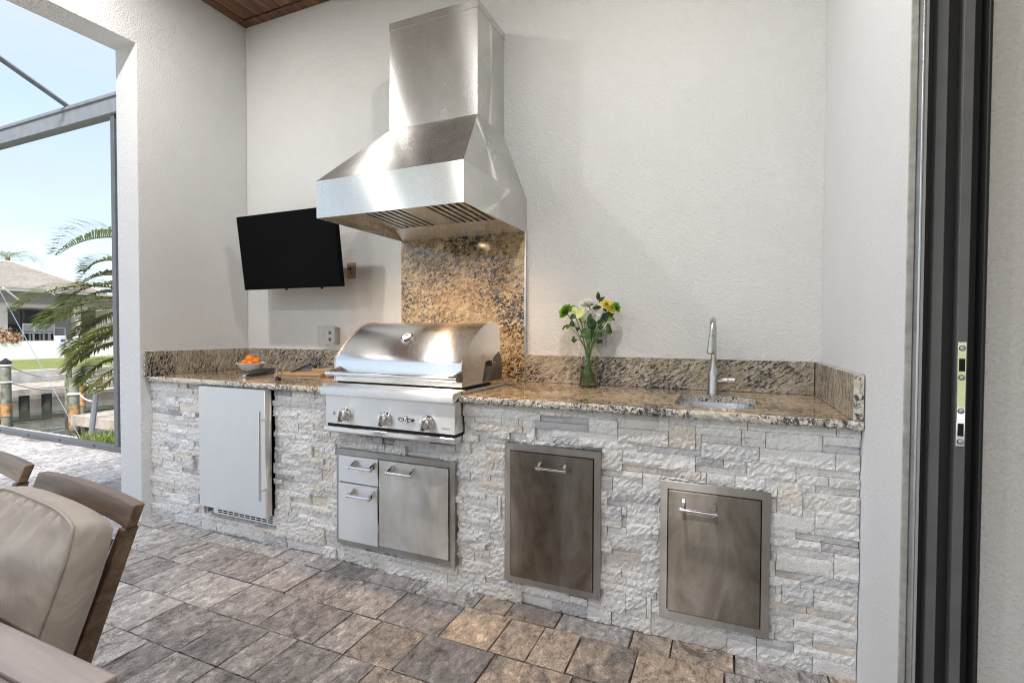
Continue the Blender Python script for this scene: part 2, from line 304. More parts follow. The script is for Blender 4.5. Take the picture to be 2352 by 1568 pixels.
# ------------------------------------------------------------------ mesh helpers
class MB:
    def __init__(s): s.v = []; s.f = []
    def add(s, vs, fs):
        o = len(s.v); s.v += [tuple(p) for p in vs]; s.f += [tuple(i+o for i in f) for f in fs]; return s
    def box(s, x0, x1, y0, y1, z0, z1, mat=None):
        vs = [Vector((x, y, z)) for z in (z0, z1) for y in (y0, y1) for x in (x0, x1)]
        if mat is not None: vs = [mat @ p for p in vs]
        return s.add(vs, [(0, 2, 3, 1), (4, 5, 7, 6), (0, 1, 5, 4), (1, 3, 7, 5), (3, 2, 6, 7), (2, 0, 4, 6)])
    def hexa(s, p):   # 8 points bottom 4 ccw, top 4 ccw
        return s.add(p, [(3, 2, 1, 0), (4, 5, 6, 7), (0, 1, 5, 4), (1, 2, 6, 5), (2, 3, 7, 6), (3, 0, 4, 7)])
    def tube(s, pts, r, n=10, caps=True, flat=1.0):
        pts = [Vector(p) for p in pts]; rings = []; prev = None
        rs = r if hasattr(r, '__len__') else [r]*len(pts)
        for i, p in enumerate(pts):
            d = (pts[min(i+1, len(pts)-1)]-pts[max(i-1, 0)]).normalized()
            if prev is None:
                a = Vector((0, 0, 1)) if abs(d.z) < .9 else Vector((1, 0, 0)); u = d.cross(a).normalized()
            else: u = (prev-d*prev.dot(d)).normalized()
            prev = u; w = d.cross(u)
            rings.append([p+(u*math.cos(2*math.pi*k/n)+w*math.sin(2*math.pi*k/n)*flat)*rs[i] for k in range(n)])
        vs = [q for rr in rings for q in rr]; fs = []
        for i in range(len(rings)-1):
            for k in range(n): fs.append((i*n+k, i*n+(k+1) % n, (i+1)*n+(k+1) % n, (i+1)*n+k))
        if caps: fs.append(tuple(range(n-1, -1, -1))); fs.append(tuple(range((len(rings)-1)*n, len(rings)*n)))
        return s.add(vs, fs)
    def lathe(s, prof, c=(0, 0, 0), n=32, mat=None, closed=False):
        vs = []; fs = []; c = Vector(c)
        for r, z in prof:
            for k in range(n):
                p = Vector((r*math.cos(2*math.pi*k/n), r*math.sin(2*math.pi*k/n), z))
                vs.append(c+(mat @ p if mat is not None else p))
        L = len(prof)
        for i in range(L if closed else L-1):
            j = (i+1) % L
            for k in range(n): fs.append((i*n+k, i*n+(k+1) % n, j*n+(k+1) % n, j*n+k))
        if not closed: fs.append(tuple(range(n-1, -1, -1))); fs.append(tuple(range((L-1)*n, L*n)))
        return s.add(vs, fs)
    def prism(s, poly, a, b, axis='x'):    # polygon extruded along axis
        def P(u, v, t): return {'x': (t, u, v), 'y': (u, t, v), 'z': (u, v, t)}[axis]
        n = len(poly); vs = [P(u, v, a) for u, v in poly]+[P(u, v, b) for u, v in poly]
        return s.add(vs, [tuple(range(n-1, -1, -1)), tuple(range(n, 2*n))]+[(i, (i+1) % n, n+(i+1) % n, n+i) for i in range(n)])
    def build(s, name, mat, parent=None, smooth=None, bevel=0, seg=2, fix=True):
        me = bpy.data.meshes.new(name); me.from_pydata(s.v, [], s.f)
        if fix:
            bm = bmesh.new(); bm.from_mesh(me); bmesh.ops.recalc_face_normals(bm, faces=bm.faces)
            if bevel: bmesh.ops.bevel(bm, geom=[e for e in bm.edges if len(e.link_faces) == 2 and e.calc_face_angle(0) > .5], offset=bevel, segments=seg, profile=.6, affect='EDGES', clamp_overlap=True)
            bm.to_mesh(me); bm.free()
        if smooth:
            me.shade_smooth(); me.set_sharp_from_angle(angle=R(smooth))
        me.materials.append(M[mat] if isinstance(mat, str) else mat); me.update()
        o = bpy.data.objects.new(name, me); col.objects.link(o)
        if parent is not None: o.parent = parent; o.matrix_parent_inverse = parent.matrix_world.inverted()
        return o
def box(name, b, mat, parent=None, bevel=0, **k): return MB().box(*b).build(name, mat, parent, bevel=bevel, **k)
def tag(o, label, cat, group=None):
    o['label'] = label; o['category'] = cat
    if group: o['group'] = group
    return o
def kind(o, k): o['kind'] = k; return o
def thing(name, loc, label, cat, group=None, rz=0):
    o = bpy.data.objects.new(name, None); col.objects.link(o); o.empty_display_size = .05
    o.matrix_world = Matrix.Translation(loc) @ Matrix.Rotation(rz, 4, 'Z')
    o.location = loc; o.rotation_euler = (0, 0, rz)
    return tag(o, label, cat, group)
def locchild(o, parent): o.parent = parent; o.matrix_parent_inverse = Matrix.Identity(4); return o   # mesh already in the parent's own space
def copy_tree(o, parent=None):
    c = o.copy(); col.objects.link(c)
    if parent is not None: c.parent = parent; c.matrix_parent_inverse = o.matrix_parent_inverse.copy()
    for ch in list(o.children): copy_tree(ch, c)
    return c

# ------------------------------------------------------------------ main dimensions (metres)
XL, YW, ZC = -3.43, 2.765, 3.52          # left wall, back wall, ceiling
YS, CT, CF = 2.03, .914, 2.012           # stone face, counter top, counter front edge
YE = -2.7                                # unseen roof end, set close and left open to let in more light
YJ = 1.62                                # door jamb plane

# ------------------------------------------------------------------ ground, water, far lawn
o = MB().prism([(400, -400), (400, 400), (-7.0, 400), (-7.0, 3.28), (-11.9, 3.28), (-11.9, -400)], -2.8, -.14, 'z').build('ground', 'lawn'); kind(o, 'structure')
o = MB().add([(-28.2, -900, -.70), (-28.2, 900, -.70), (-34.2, 900, -.40), (-34.2, -900, -.40), (-28.2, -900, -2.6), (-28.2, 900, -2.6), (-2500, 900, -.40), (-2500, -900, -.40)], [(0, 1, 2, 3), (0, 4, 5, 1), (3, 2, 6, 7)]).build('far_lawn', 'lawn'); kind(o, 'structure')
o = MB().add([(-28.3, -900, -1.9), (-6.9, -900, -1.9), (-6.9, 900, -1.9), (-28.3, 900, -1.9)], [(0, 1, 2, 3)]).build('water', 'canal_water'); kind(o, 'structure')
o = MB().prism([(-7.001, 3.281), (-7.001, 60), (-7.25, 60), (-7.25, 3.53), (-12.15, 3.53), (-12.15, -60), (-11.901, -60), (-11.901, 3.281)], -2.8, -.12, 'z').build('near_seawall', 'concrete'); tag(o, 'grey concrete seawall on the patio side of the canal', 'seawall')
o = box('far_seawall', (-28.5, -28.15, -60, 140, -2.8, -.62), 'concrete', bevel=.02); tag(o, 'pale concrete seawall cap along the far lawn', 'seawall')

# patio floor: bedding and pavers
floor = box('patio_floor', (-10.6, .62, -6.5, 3.06, -.16, -.022), 'sand'); kind(floor, 'structure')
ROW0, PITCH_Y, GAP = 1.45, .2365, .0045
pv_cache = {}
def paver_mesh(w, var, mat):
    key = (w, var, mat)
    if key in pv_cache: return pv_cache[key]
    rnd = random.Random(hash((int(w*100), var)) & 0xffff)
    hx, hy = (w-GAP)/2, (PITCH_Y-GAP)/2; nx, ny = 4, 3
    vs, fs = [], []
    def ring(inset, z, jit):
        ids = []
        for k in range(16):
            t = k % 4; side = k//4
            a = -1+2*t/4
            x, y = [(a, -1), (1, a), (-a, 1), (-1, -a)][side]
            j = rnd.uniform(-jit, jit); x2, y2 = x*(hx-inset), y*(hy-inset)
            if side in (0, 2): y2 += j
            else: x2 += j
            ids.append(len(vs)); vs.append((x2, y2, z+rnd.uniform(-.0015, .0015)))
        return ids
    r0 = ring(0, -.055, .0); r1 = ring(.000, -.009, .0016); r2 = ring(.0012, -.0012, .0012); r3 = ring(.0035, 0.0, .001)
    for a, b in ((r0, r1), (r1, r2), (r2, r3)):
        for k in range(16): fs.append((a[k], a[(k+1) % 16], b[(k+1) % 16], b[k]))
    c = len(vs); vs.append((rnd.uniform(-.02, .02), rnd.uniform(-.02, .02), rnd.uniform(-.003, .002)))
    for k in range(16): fs.append((r3[k], r3[(k+1) % 16], c))
    me = bpy.data.meshes.new('paver'); me.from_pydata(vs, [], fs); me.shade_smooth(); me.set_sharp_from_angle(angle=R(18)); me.materials.append(M[mat]); me.update()
    pv_cache[key] = me; return me
stuff = {'paver_grey': MB(), 'paver_tan': MB(), 'paver_dark': MB()}
n_pv = 0
k = -34
while True:
    y0 = ROW0+PITCH_Y*k
    if y0 > 3.0: break
    x = -10.5+random.uniform(-.15, 0)
    while x < (.55 if y0 < 1.6 else .42):
        w = random.choice([.152, .222, .222, .302, .302]); xc = x+w/2; yc = y0+PITCH_Y/2; x += w
        if y0 > 2.02 and xc > -3.75: continue
        mat = 'paver_grey'
        bnd = -1.05+.12*math.sin(yc*9)
        if (xc > bnd and random.random() < .85) or (xc > -1.5 and random.random() < .15): mat = 'paver_tan'
        elif (-2.1 < xc < -.9 and random.random() < .62) or random.random() < .12: mat = 'paver_dark'
        var = random.randrange(4); me = paver_mesh(w, var, mat)
        q = proj((xc, yc, 0)); rot = random.random() < .5
        vis = q is not None and -60 < q[0] < 2080 and 700 < q[1] < 1690
        if vis and n_pv < 296:
            ob = bpy.data.objects.new('paver', me); col.objects.link(ob); ob.location = (xc, yc, random.uniform(-.002, .002))
            ob.rotation_euler = (random.gauss(0, .004), random.gauss(0, .004), math.pi if rot else 0); ob.parent = floor; n_pv += 1
        else:
            sgn = -1 if rot else 1
            stuff[mat].add([(xc+v.co.x*sgn, yc+v.co.y*sgn, v.co.z) for v in me.vertices], [tuple(p.vertices) for p in me.polygons])
    k += 1
for kk, mb in stuff.items():
    if mb.v: o = mb.build('paver_field', kk, floor, smooth=60, fix=False); kind(o, 'stuff')
print('pavers', n_pv)

# ------------------------------------------------------------------ lanai walls and ceiling
t = box('back_wall', (XL-.22, 1.2, YW, YW+.25, -.14, 3.9), 'stucco'); tag(t, 'tall white stucco wall behind the grill and hood', 'wall')
XJO = -3.645
mb = MB().prism([(1.98, -.14), (YW-.001, -.14), (YW-.001, 3.9), (YE+.3, 3.9), (YE+.3, 3.004), (1.98, 3.004)], XJO, XL, 'x')
t = mb.build('side_wall', 'stucco', bevel=.006); tag(t, 'white stucco side wall and header round the screened patio opening', 'wall')
t = box('corner_pillar', (XJO, XL, YE, YE+.299, -.14, 3.9), 'stucco', bevel=.006); tag(t, 'white stucco pillar at the far end of the patio opening', 'pillar')
# right return wall, very slightly out of square as measured
def rx(y): return .407+(YW-y)*.0245
mb = MB().hexa([(rx(YW), YW-.001, -.02), (rx(YJ), YJ, -.02), (.4655, YJ, -.02), (.4655, YW-.001, -.02), (rx(YW), YW-.001, 3.9), (rx(YJ), YJ, 3.9), (.4655, YJ, 3.9), (.4655, YW-.001, 3.9)])
t = mb.build('return_wall', 'stucco_smooth', bevel=.003); tag(t, 'smooth white return wall between the counter and the sliding door', 'wall')
# house wall beyond the sliding door opening and the room behind it
t = box('house_wall', (.44, .62, -6.9, -3.2, -.02, 3.9), 'stucco'); tag(t, 'white stucco house wall past the sliding door opening', 'wall')
t = box('door_header', (.44, .62, -3.199, 1.619, 2.75, 3.9), 'stucco'); tag(t, 'white stucco header above the sliding door opening', 'beam')
t = box('interior_wall', (.6035, 5.0, 1.652, 1.80, -.02, 3.9), 'stucco_interior'); tag(t, 'textured grey plaster wall to the side of the door frame', 'wall')
t = box('room_wall', (5.001, 5.15, -6.9, 1.80, -.02, 3.9), 'stucco_interior'); tag(t, 'far plaster wall inside the house', 'wall')
o = box('interior_floor', (.621, 5.0, -6.9, 1.651, -.15, .004), 'interior_floor'); kind(o, 'structure')
o = box('interior_ceiling', (.621, 5.0, -6.9, 1.651, 2.9, 3.0), 'white_paint'); kind(o, 'structure')
# ceiling planks along Y, with a border board
ceil = box('ceiling', (XL+.002, .62, YE+.01, YW-.002, ZC+.03, ZC+.2), 'dark_gap'); kind(ceil, 'structure')
px = XL+.075
i = 0
while px < .5:
    w = .128
    o = MB().box(px+.002, min(px+w, .5)-.002, YE+.26, YW-.082, ZC+.006, ZC+.028).build('ceiling_plank', 'ceiling_wood', ceil, bevel=.0025, seg=1); px += w
for b, mt in (((XL+.003, XL+.072, YE+.26, YW-.074, ZC, ZC+.026), 'trim_wood'), ((XL+.003, .5, YW-.072, YW-.003, ZC, ZC+.026), 'trim_wood')):
    MB().box(*b).build('border_board', mt, ceil, bevel=.003, seg=1)

t = box('end_beam', (XL, .44, YE, YE+.25, 3.2, 3.9), 'stucco', bevel=.006); tag(t, 'unseen white stucco beam across the roof end left open for light', 'beam')
# recessed ceiling lights
def can_light(x, y, e, name, lab):
    t = thing('ceiling_light', (x, y, ZC), lab, 'light', 'recessed ceiling lights')
    MB().lathe([(.052, -.004), (.075, -.004), (.078, .004), (.078, .0055), (.052, .0055)], (x, y, ZC), 28, closed=True).build('trim_ring', 'white_plastic', t, smooth=40)
    MB().lathe([(.001, .001), (.0515, .001), (.0515, .005), (.001, .005)], (x, y, ZC), 28).build('lens', 'lamp_glow', t)
    l = bpy.data.lights.new('bulb', 'AREA'); l.shape = 'DISK'; l.size = .10; l.energy = e; l.color = (1, .975, .945)
    lo = bpy.data.objects.new('bulb', l); col.objects.link(lo); lo.location = (x, y, ZC-.008); lo.parent = t; lo.matrix_parent_inverse = t.matrix_world.inverted()
for (x, y) in ((-2.88, 1.25), (-.45, 1.25), (-2.88, -1.2), (-.45, -1.2)):
    can_light(x, y, 8.5, '', 'round white ceiling light '+('near the side wall' if x < -2 else 'near the sliding door')+(' above the kitchen' if y > 0 else ' toward the unseen roof end left open for light'))

# ------------------------------------------------------------------ sliding door jamb on the right
def jx(c): return p_y((2780+.267*c)*.69014, 1500, YJ).x
dj = thing('sliding_door_frame', (.53, YJ, 0), 'dark bronze sliding door frame with two raised tracks and steel strike plate', 'door frame')
H = 2.75
def strip(name, ca, cb, y0, y1, mat, bev=.0015, z1=H): return box(name, (jx(ca), jx(cb), y0, y1, 0.0, z1), mat, dj, bevel=bev, seg=1)
strip('caulk_bead', 775, 872, YJ-.004, YJ-.0005, 'caulk', .002)
strip('outer_fin', 874, 904, YJ-.035, YJ+.03, 'aluminium')
strip('channel', 913.5, 1660, YJ+.012, YJ+.03, 'bronze_dark', 0)
box('jamb_core', (.4665, .602, YJ+.0305, YW-.002, 0, 3.9), 'bronze_dark', dj)
strip('track_fin', 1072, 1205, YJ-.020, YJ+.0115, 'bronze_grey')
strip('track_fin', 1384, 1520, YJ-.020, YJ+.0115, 'bronze_grey')
strip('inner_fin', 1662, 1684, YJ-.030, YJ+.0325, 'bronze_dark')
# strike plate with two slots and four screws
sx0, sx1 = jx(1392), jx(1500); za, zb = p_y(2199, 785, YJ-.02).z, p_y(2197, 1024, YJ-.02).z
xm = (sx0+sx1)/2; yy = YJ-.0215
sp = box('strike_plate', (sx0, sx1, yy-.002, yy+.001, zb, za), 'chrome', dj, bevel=.0008, seg=1)
for f in (.22, .84): box('slot', (xm-.006, xm+.006, yy-.0026, yy-.0021, za+(zb-za)*f-.016, za+(zb-za)*f+.016), 'dark_gap', sp)
for f in (.06, .34, .66, .955):
    MB().lathe([(.0005, -.004), (.006, -.003), (.0075, 0)], (xm, yy-.002, za+(zb-za)*f), 14, mat=Matrix.Rotation(R(-90), 3, 'X')).build('screw', 'nickel', sp, smooth=50)
strip('frame_sill', 874, 1684, YJ-.04, YJ+.01, 'bronze_grey', .001, .006)

# ------------------------------------------------------------------ screen cage outside the opening
cage = thing('screen_cage', (-6.5, 3.0, 0), 'grey aluminium pool cage with screen beam and roof bar outside the opening', 'screen cage')
zb0, zb1 = 3.30, 3.515
MB().prism([(2.97, zb0), (3.05, zb0), (3.05, zb1), (2.97, zb1), (2.955, zb1-.02), (2.955, zb1-.045), (2.97, zb1-.05), (2.97, zb0+.05), (2.958, zb0+.045), (2.958, zb0+.012)], -10.4, -3.7, 'x').build('beam', 'cage_grey', cage)
def cpost(x0, x1): return box('post', (x0, x1, 2.975, 3.045, 0, zb0), 'cage_shaded', cage, bevel=.004, seg=1)
pr = p_y(266, 700, 3.0).x
cpost(pr-.01, pr+.05); cpost(-8.75, -8.66); cpost(-3.735, -3.65)
rail = box('bottom_rail', (-10.4, -3.74, 2.955, 3.035, 0.0, .052), 'cage_shaded', cage, bevel=.004, seg=1)
xs = -9.6
while xs < -5.5:
    MB().lathe([(.001, -.004), (.012, -.003), (.013, 0)], (xs, 2.955, .034), 10, mat=Matrix.Rotation(R(-90), 3, 'X')).build('screw', 'dark_gap', rail); xs += .62
a = p_y(160, 248, 3.0); b = p_x(-60, 92, a.x)
a = Vector((a.x, 2.99, zb1+.0)); d = (b-a)
MB().tube([a, a+d*2.6], .028, 4).build('roof_bar', 'cage_grey', cage)
for dx in (-2.3, 2.3): MB().tube([a+Vector((dx, 0, 0)), a+Vector((dx, 0, 0))+d*2.6], .028, 4).build('roof_bar', 'cage_grey', cage)
sc_ = MB().add([(-10.4, 3.01, .05), (-3.74, 3.01, .05), (-3.74, 3.01, zb0), (-10.4, 3.01, zb0)], [(0, 1, 2, 3)]).build('insect_screen', 'insect_screen', cage, fix=False)

# ------------------------------------------------------------------ stone base of the kitchen
XR0 = rx(YS)
base = thing('stone_base', (-1.5, YS, 0), 'kitchen island base faced with rough pale split stones under the counter', 'island base')
YB = YS+.03
def PR(x0, y0, x1, y1, Y=YS): a = p_y(x0, y0, Y); b = p_y(x1, y1, Y); return (a.x, b.x, b.z, a.z)
GRX = (-1.885, -1.128)
holes = [(-2.925, -2.335, .092, .90), (-1.862, -1.159, .107, .600), (-.903, -.4735, .103, .717), (-.2355, .148, .0995, .6305), (GRX[0]-.003, GRX[1]+.004, .70, .90)]
mb = MB(); 
# backing board cut round the openings
xsb = sorted({XL+.002, XR0-.002, *[h[0]+.006 for h in holes], *[h[1]-.006 for h in holes]}); zsb = sorted({0.0, .882, *[h[2]+.006 for h in holes], *[min(.882, h[3]-.006) for h in holes]})
for i in range(len(xsb)-1):
    for j in range(len(zsb)-1):
        xm_, zm_ = (xsb[i]+xsb[i+1])/2, (zsb[j]+zsb[j+1])/2
        if any(h[0] < xm_ < h[1] and h[2] < zm_ < h[3] for h in holes): continue
        mb.box(xsb[i], xsb[i+1], YB, YB+.05, zsb[j], zsb[j+1])
mb.build('backing', 'mortar', base)
rects = []
U = .0293; NR = 30; CW = .02; NC = int((XR0-XL)/CW)
occ = [[False]*NC for _ in range(NR)]
rs = random.Random(11)
for r in range(NR):
    c = 0
    while c < NC:
        if occ[r][c]: c += 1; continue
        w = rs.choice([4, 5, 6, 7, 8, 9, 10, 12, 14]); e = c
        while e < NC and e < c+w and not occ[r][e]: e += 1
        if NC-e < 3:
            while e < NC and not occ[r][e]: e += 1
        hgt = rs.choices([1, 2, 3], [.80, .18, .02] if XL+c*CW < -.9 else [.64, .31, .05])[0]; hgt = min(hgt, NR-r)
        while hgt > 1 and any(occ[r+q][cc] for q in range(1, hgt) for cc in range(c, e)): hgt -= 1
        if r == 0 and hgt < 2: hgt = 2
        for q in range(hgt):
            for cc in range(c, e): occ[r+q][cc] = True
        rects.append((XL+c*CW+.001, XL+e*CW if e < NC else XR0-.003, r*U, (r+hgt)*U)); c = e
def cut(rc, h):
    x0, x1, z0, z1 = rc; a, b, c, d = h
    if x1 <= a or x0 >= b or z1 <= c or z0 >= d: return [rc]
    out = []
    if x0 < a: out.append((x0, a, z0, z1))
    if x1 > b: out.append((b, x1, z0, z1))
    xa, xb = max(x0, a), min(x1, b)
    if z0 < c: out.append((xa, xb, z0, c))
    if z1 > d: out.append((xa, xb, d, z1))
    return out
ps = []
for rc in rects:
    cur = [rc]
    for h in holes: cur = [q for c_ in cur for q in cut(c_, h)]
    ps += [q for q in cur if q[1]-q[0] > .009 and q[3]-q[2] > .009]
ps.sort(key=lambda q: -(q[1]-q[0])*(q[3]-q[2]))
print('stones', len(ps))
def stone(q, mb):
    x0, x1, z0, z1 = q; g = .0005; x0 += g; x1 -= g; z0 += g; z1 -= g
    nx = max(2, min(18, int((x1-x0)/.0105))); nz_ = max(2, min(6, int((z1-z0)/.0115)))
    d0 = rs.uniform(.016, .028) if rs.random() < .9 else rs.uniform(.004, .012)
    smoothstone = rs.random() < .12
    tilt = rs.uniform(-.006, .006)
    ids = {}; vs = []; fs = []
    for i in range(nx+1):
        for j in range(nz_+1):
            e = (i in (0, nx)) or (j in (0, nz_))
            u = i/nx; w = j/nz_
            dd = d0+tilt*(u-.5)*2+(0 if smoothstone else rs.uniform(-.0034, .0034))
            if e: dd -= rs.uniform(.0005, .004)
            jx_ = 0 if i in (0, nx) else rs.uniform(-.3, .3)*(x1-x0)/nx; jz = 0 if j in (0, nz_) else rs.uniform(-.3, .3)*(z1-z0)/nz_
            ids[i, j] = len(vs); vs.append((x0+(x1-x0)*u+jx_, YB-max(.002, dd), z0+(z1-z0)*w+jz))
    for i in range(nx):
        for j in range(nz_): fs.append((ids[i, j], ids[i+1, j], ids[i+1, j+1], ids[i, j+1]))
    ring = [ids[i, 0] for i in range(nx)]+[ids[nx, j] for j in range(nz_)]+[ids[i, nz_] for i in range(nx, 0, -1)]+[ids[0, j] for j in range(nz_, 0, -1)]
    bk = {}
    for r_ in ring: bk[r_] = len(vs); vs.append((vs[r_][0], YB+.004, vs[r_][2]))
    for a_, b_ in zip(ring, ring[1:]+ring[:1]): fs.append((a_, bk[a_], bk[b_], b_))
    mb.add(vs, fs)
rest = MB()
for i, q in enumerate(ps):
    if i < 299:
        mb = MB(); stone(q, mb); mb.build('stone', 'ledger_stone', base, fix=False)
    else: stone(q, rest)
if rest.v: kind(rest.build('small_stones', 'ledger_stone', base, fix=False), 'stuff')

# ------------------------------------------------------------------ granite countertop
def slab(name, outer, holes_, z0, z1, mat, parent):
    bm = bmesh.new()
    for loop in [outer]+holes_:
        vsl = [bm.verts.new((x, y, z1)) for x, y in loop]
        for a_, b_ in zip(vsl, vsl[1:]+vsl[:1]): bm.edges.new((a_, b_))
    bmesh.ops.triangle_fill(bm, use_beauty=True, use_dissolve=False, edges=bm.edges[:])
    ext = bmesh.ops.extrude_face_region(bm, geom=bm.faces[:])
    for v in [g_ for g_ in ext['geom'] if isinstance(g_, bmesh.types.BMVert)]: v.co.z = z0
    bmesh.ops.recalc_face_normals(bm, faces=bm.faces)
    me = bpy.data.meshes.new(name); bm.to_mesh(me); bm.free(); me.materials.append(M[mat])
    o = bpy.data.objects.new(name, me); col.objects.link(o); o.parent = parent; o.matrix_parent_inverse = parent.matrix_world.inverted(); return o
top = thing('countertop', (-1.5, 2.4, CT), 'polished tan and black granite countertop with raised granite splash', 'countertop')
GX0, GX1 = -1.93, -1.135
SX0, SX1, SY0, SY1 = -.205, .112, 2.125, 2.515
def rrect(x0, x1, y0, y1, r, n=7):
    out = []
    for cx_, cy_, a0 in ((x1-r, y1-r, 0), (x0+r, y1-r, 90), (x0+r, y0+r, 180), (x1-r, y0+r, 270)):
        for k_ in range(n): a_ = R(a0+90*k_/(n-1)); out.append((cx_+r*math.cos(a_), cy_+r*math.sin(a_)))
    return out
outer = [(XL+.002, CF), (GX0, CF), (GX0, 2.555), (GX1, 2.555), (GX1, CF), (rx(CF)-.004, CF), (rx(YW)-.003, YW-.002), (XL+.002, YW-.002)]
sinkloop = rrect(SX0, SX1, SY0, SY1, .075)
slab('slab', outer, [sinkloop], CT-.03, CT, 'granite_top', top)
# pale ring of the rough cut edge round the sink
def edge_strip(x0, x1, y, z0, z1, name):
    mb = MB(); n = int((x1-x0)/.012); rr = random.Random(5); vs = []; fs = []
    prof = [(0.002, z1-.0005), (-.004, z1-.003), (-.007, z0+(z1-z0)*.6), (-.006, z0+(z1-z0)*.25), (.0, z0), (.012, z0-.0005)]
    for i in range(n+1):
        x = x0+(x1-x0)*i/n
        for j, (dy, z) in enumerate(prof): vs.append((x, y+dy+(rr.uniform(-.0028, .0028) if 0 < j < 5 else 0), z+(rr.uniform(-.0012, .0012) if 0 < j < 5 else 0)))
    m_ = len(prof)
    for i in range(n):
        for j in range(m_-1): fs.append((i*m_+j, (i+1)*m_+j, (i+1)*m_+j+1, i*m_+j+1))
    mb.add(vs, fs); return mb.build(name, 'granite_edge', top, fix=False)
edge_strip(XL+.002, GX0-.001, CF-.001, CT-.031, CT+.0012, 'front_edge'); edge_strip(GX1+.001, rx(CF)-.004, CF-.001, CT-.031, CT+.0012, 'front_edge')
ST = 1.072; TH = .028
box('back_splash', (XL+TH+.003, -1.982, YW-TH, YW-.001, CT+.001, ST), 'granite_splash', top, bevel=.0015, seg=1)
box('back_splash', (-1.096, rx(YW)-TH-.002, YW-TH, YW-.001, CT+.001, ST), 'granite_splash', top, bevel=.0015, seg=1)
box('side_splash', (XL+.001, XL+TH, CF-.006, YW-.003, CT+.001, ST), 'granite_side', top, bevel=.0015, seg=1)
MB().hexa([(rx(CF)-.034, CF+.0, CT+.001), (rx(CF)-.003, CF, CT+.001), (rx(YW)-.003, YW-.003, CT+.001), (rx(YW)-TH, YW-.003, CT+.001),
           (rx(CF)-.034, CF+.0, ST), (rx(CF)-.003, CF, ST), (rx(YW)-.003, YW-.003, ST), (rx(YW)-TH, YW-.003, ST)]).build('side_splash', 'granite_side', top, bevel=.0015, seg=1)
box('splash_end', (rx(CF)-.033, rx(CF)-.004, CF-.006, CF-.0005, CT+.004, ST-.002), 'granite_edge', top)
box('splash_end', (XL+.002, XL+.016, CF-.011, CF-.0065, CT+.004, ST-.002), 'granite_edge', top)
pan = box('grill_splash', (-1.980, -1.104, YW-.022, YW-.001, CT+.001, 1.84), 'granite_panel', top, bevel=.001, seg=1)
box('edge_trim', (-1.1035, -1.0965, YW-.027, YW-.0015, CT+.002, 1.80), 'aluminium', pan)

# ------------------------------------------------------------------ sink and faucet
sink = thing('bar_sink', (-.045, 2.32, CT-.2), 'small undermount stainless bar sink set in the granite', 'sink')
mb = MB(); rings = []
for (ins, z) in ((-.006, CT-.0305), (-.004, CT-.05), (.0, CT-.12), (.012, CT-.165), (.05, CT-.178)):
    rings.append([(x, y, z) for x, y in rrect(SX0+ins, SX1-ins, SY0+ins, SY1-ins, max(.03, .078-ins))])
n_ = len(rings[0]); vs_ = [p for r_ in rings for p in r_]; fs_ = []
for i in range(len(rings)-1):
    for k_ in range(n_): fs_.append((i*n_+k_, i*n_+(k_+1) % n_, (i+1)*n_+(k_+1) % n_, (i+1)*n_+k_))
fs_.append(tuple(range((len(rings)-1)*n_, len(rings)*n_))); mb.add(vs_, fs_); mb.build('basin', 'steel', sink, smooth=50, fix=False)
MB().lathe([(.001, 0), (.036, 0), (.040, .004), (.030, .006), (.001, .002)], (-.045, 2.32, CT-.178), 24).build('drain', 'chrome', sink, smooth=40)
cutring = MB(); rr = random.Random(9); L = rrect(SX0+.0005, SX1-.0005, SY0+.0005, SY1-.0005, .0745, 9); n_ = len(L)
vs_ = [(x, y, CT-.0005) for x, y in L]+[(x, y, CT-.03) for x, y in L]
cutring.add(vs_, [(k_, (k_+1) % n_, n_+(k_+1) % n_, n_+k_) for k_ in range(n_)]).build('sink_cutout_edge', 'granite_edge', top, fix=False)

fx, fy = -.063, 2.60
fa = thing('faucet', (fx, fy, CT), 'brushed nickel gooseneck faucet with side lever behind the bar sink', 'faucet')
MB().lathe([(.027, 0), (.027, .008), (.0255, .012), (.0255, .085), (.022, .105), (.0155, .125), (.0140, .14), (.0135, .16)], (fx, fy, CT+.0005), 28).build('body', 'nickel', fa, smooth=50)
arc = [(fx, fy, CT+.15), (fx, fy, CT+.27)]
rad = .055
for k_ in range(1, 13):
    a_ = R(180*k_/12); arc.append((fx-.004*k_/12, fy-rad+rad*math.cos(a_), CT+.30+rad*math.sin(a_)))
arc.insert(2, (fx, fy, CT+.30)); arc.append((fx-.006, fy-2*rad-.004, CT+.275))
MB().tube(arc, .0125, 16).build('gooseneck', 'nickel', fa, smooth=50)
e_ = Vector(arc[-1])
MB().tube([e_+Vector((0, 0, .004)), e_+Vector((-.001, -.002, -.02)), e_+Vector((-.004, -.006, -.07)), e_+Vector((-.005, -.007, -.078))], [.0135, .0145, .0175, .016], 18).build('spray_head', 'nickel', fa, smooth=45)
MB().tube([e_+Vector((0, 0, .006)), e_+Vector((0, -.0002, .003))], .0131, 18).build('joint_ring', 'dark_gap', fa)
MB().tube([(fx+.015, fy, CT+.062), (fx+.066, fy-.006, CT+.066)], .0155, 18).build('valve', 'nickel', fa, smooth=45)
MB().tube([(fx+.068, fy-.006, CT+.066), (fx+.097, fy-.010, CT+.068)], .0150, 18).build('lever', 'nickel', fa, smooth=45)

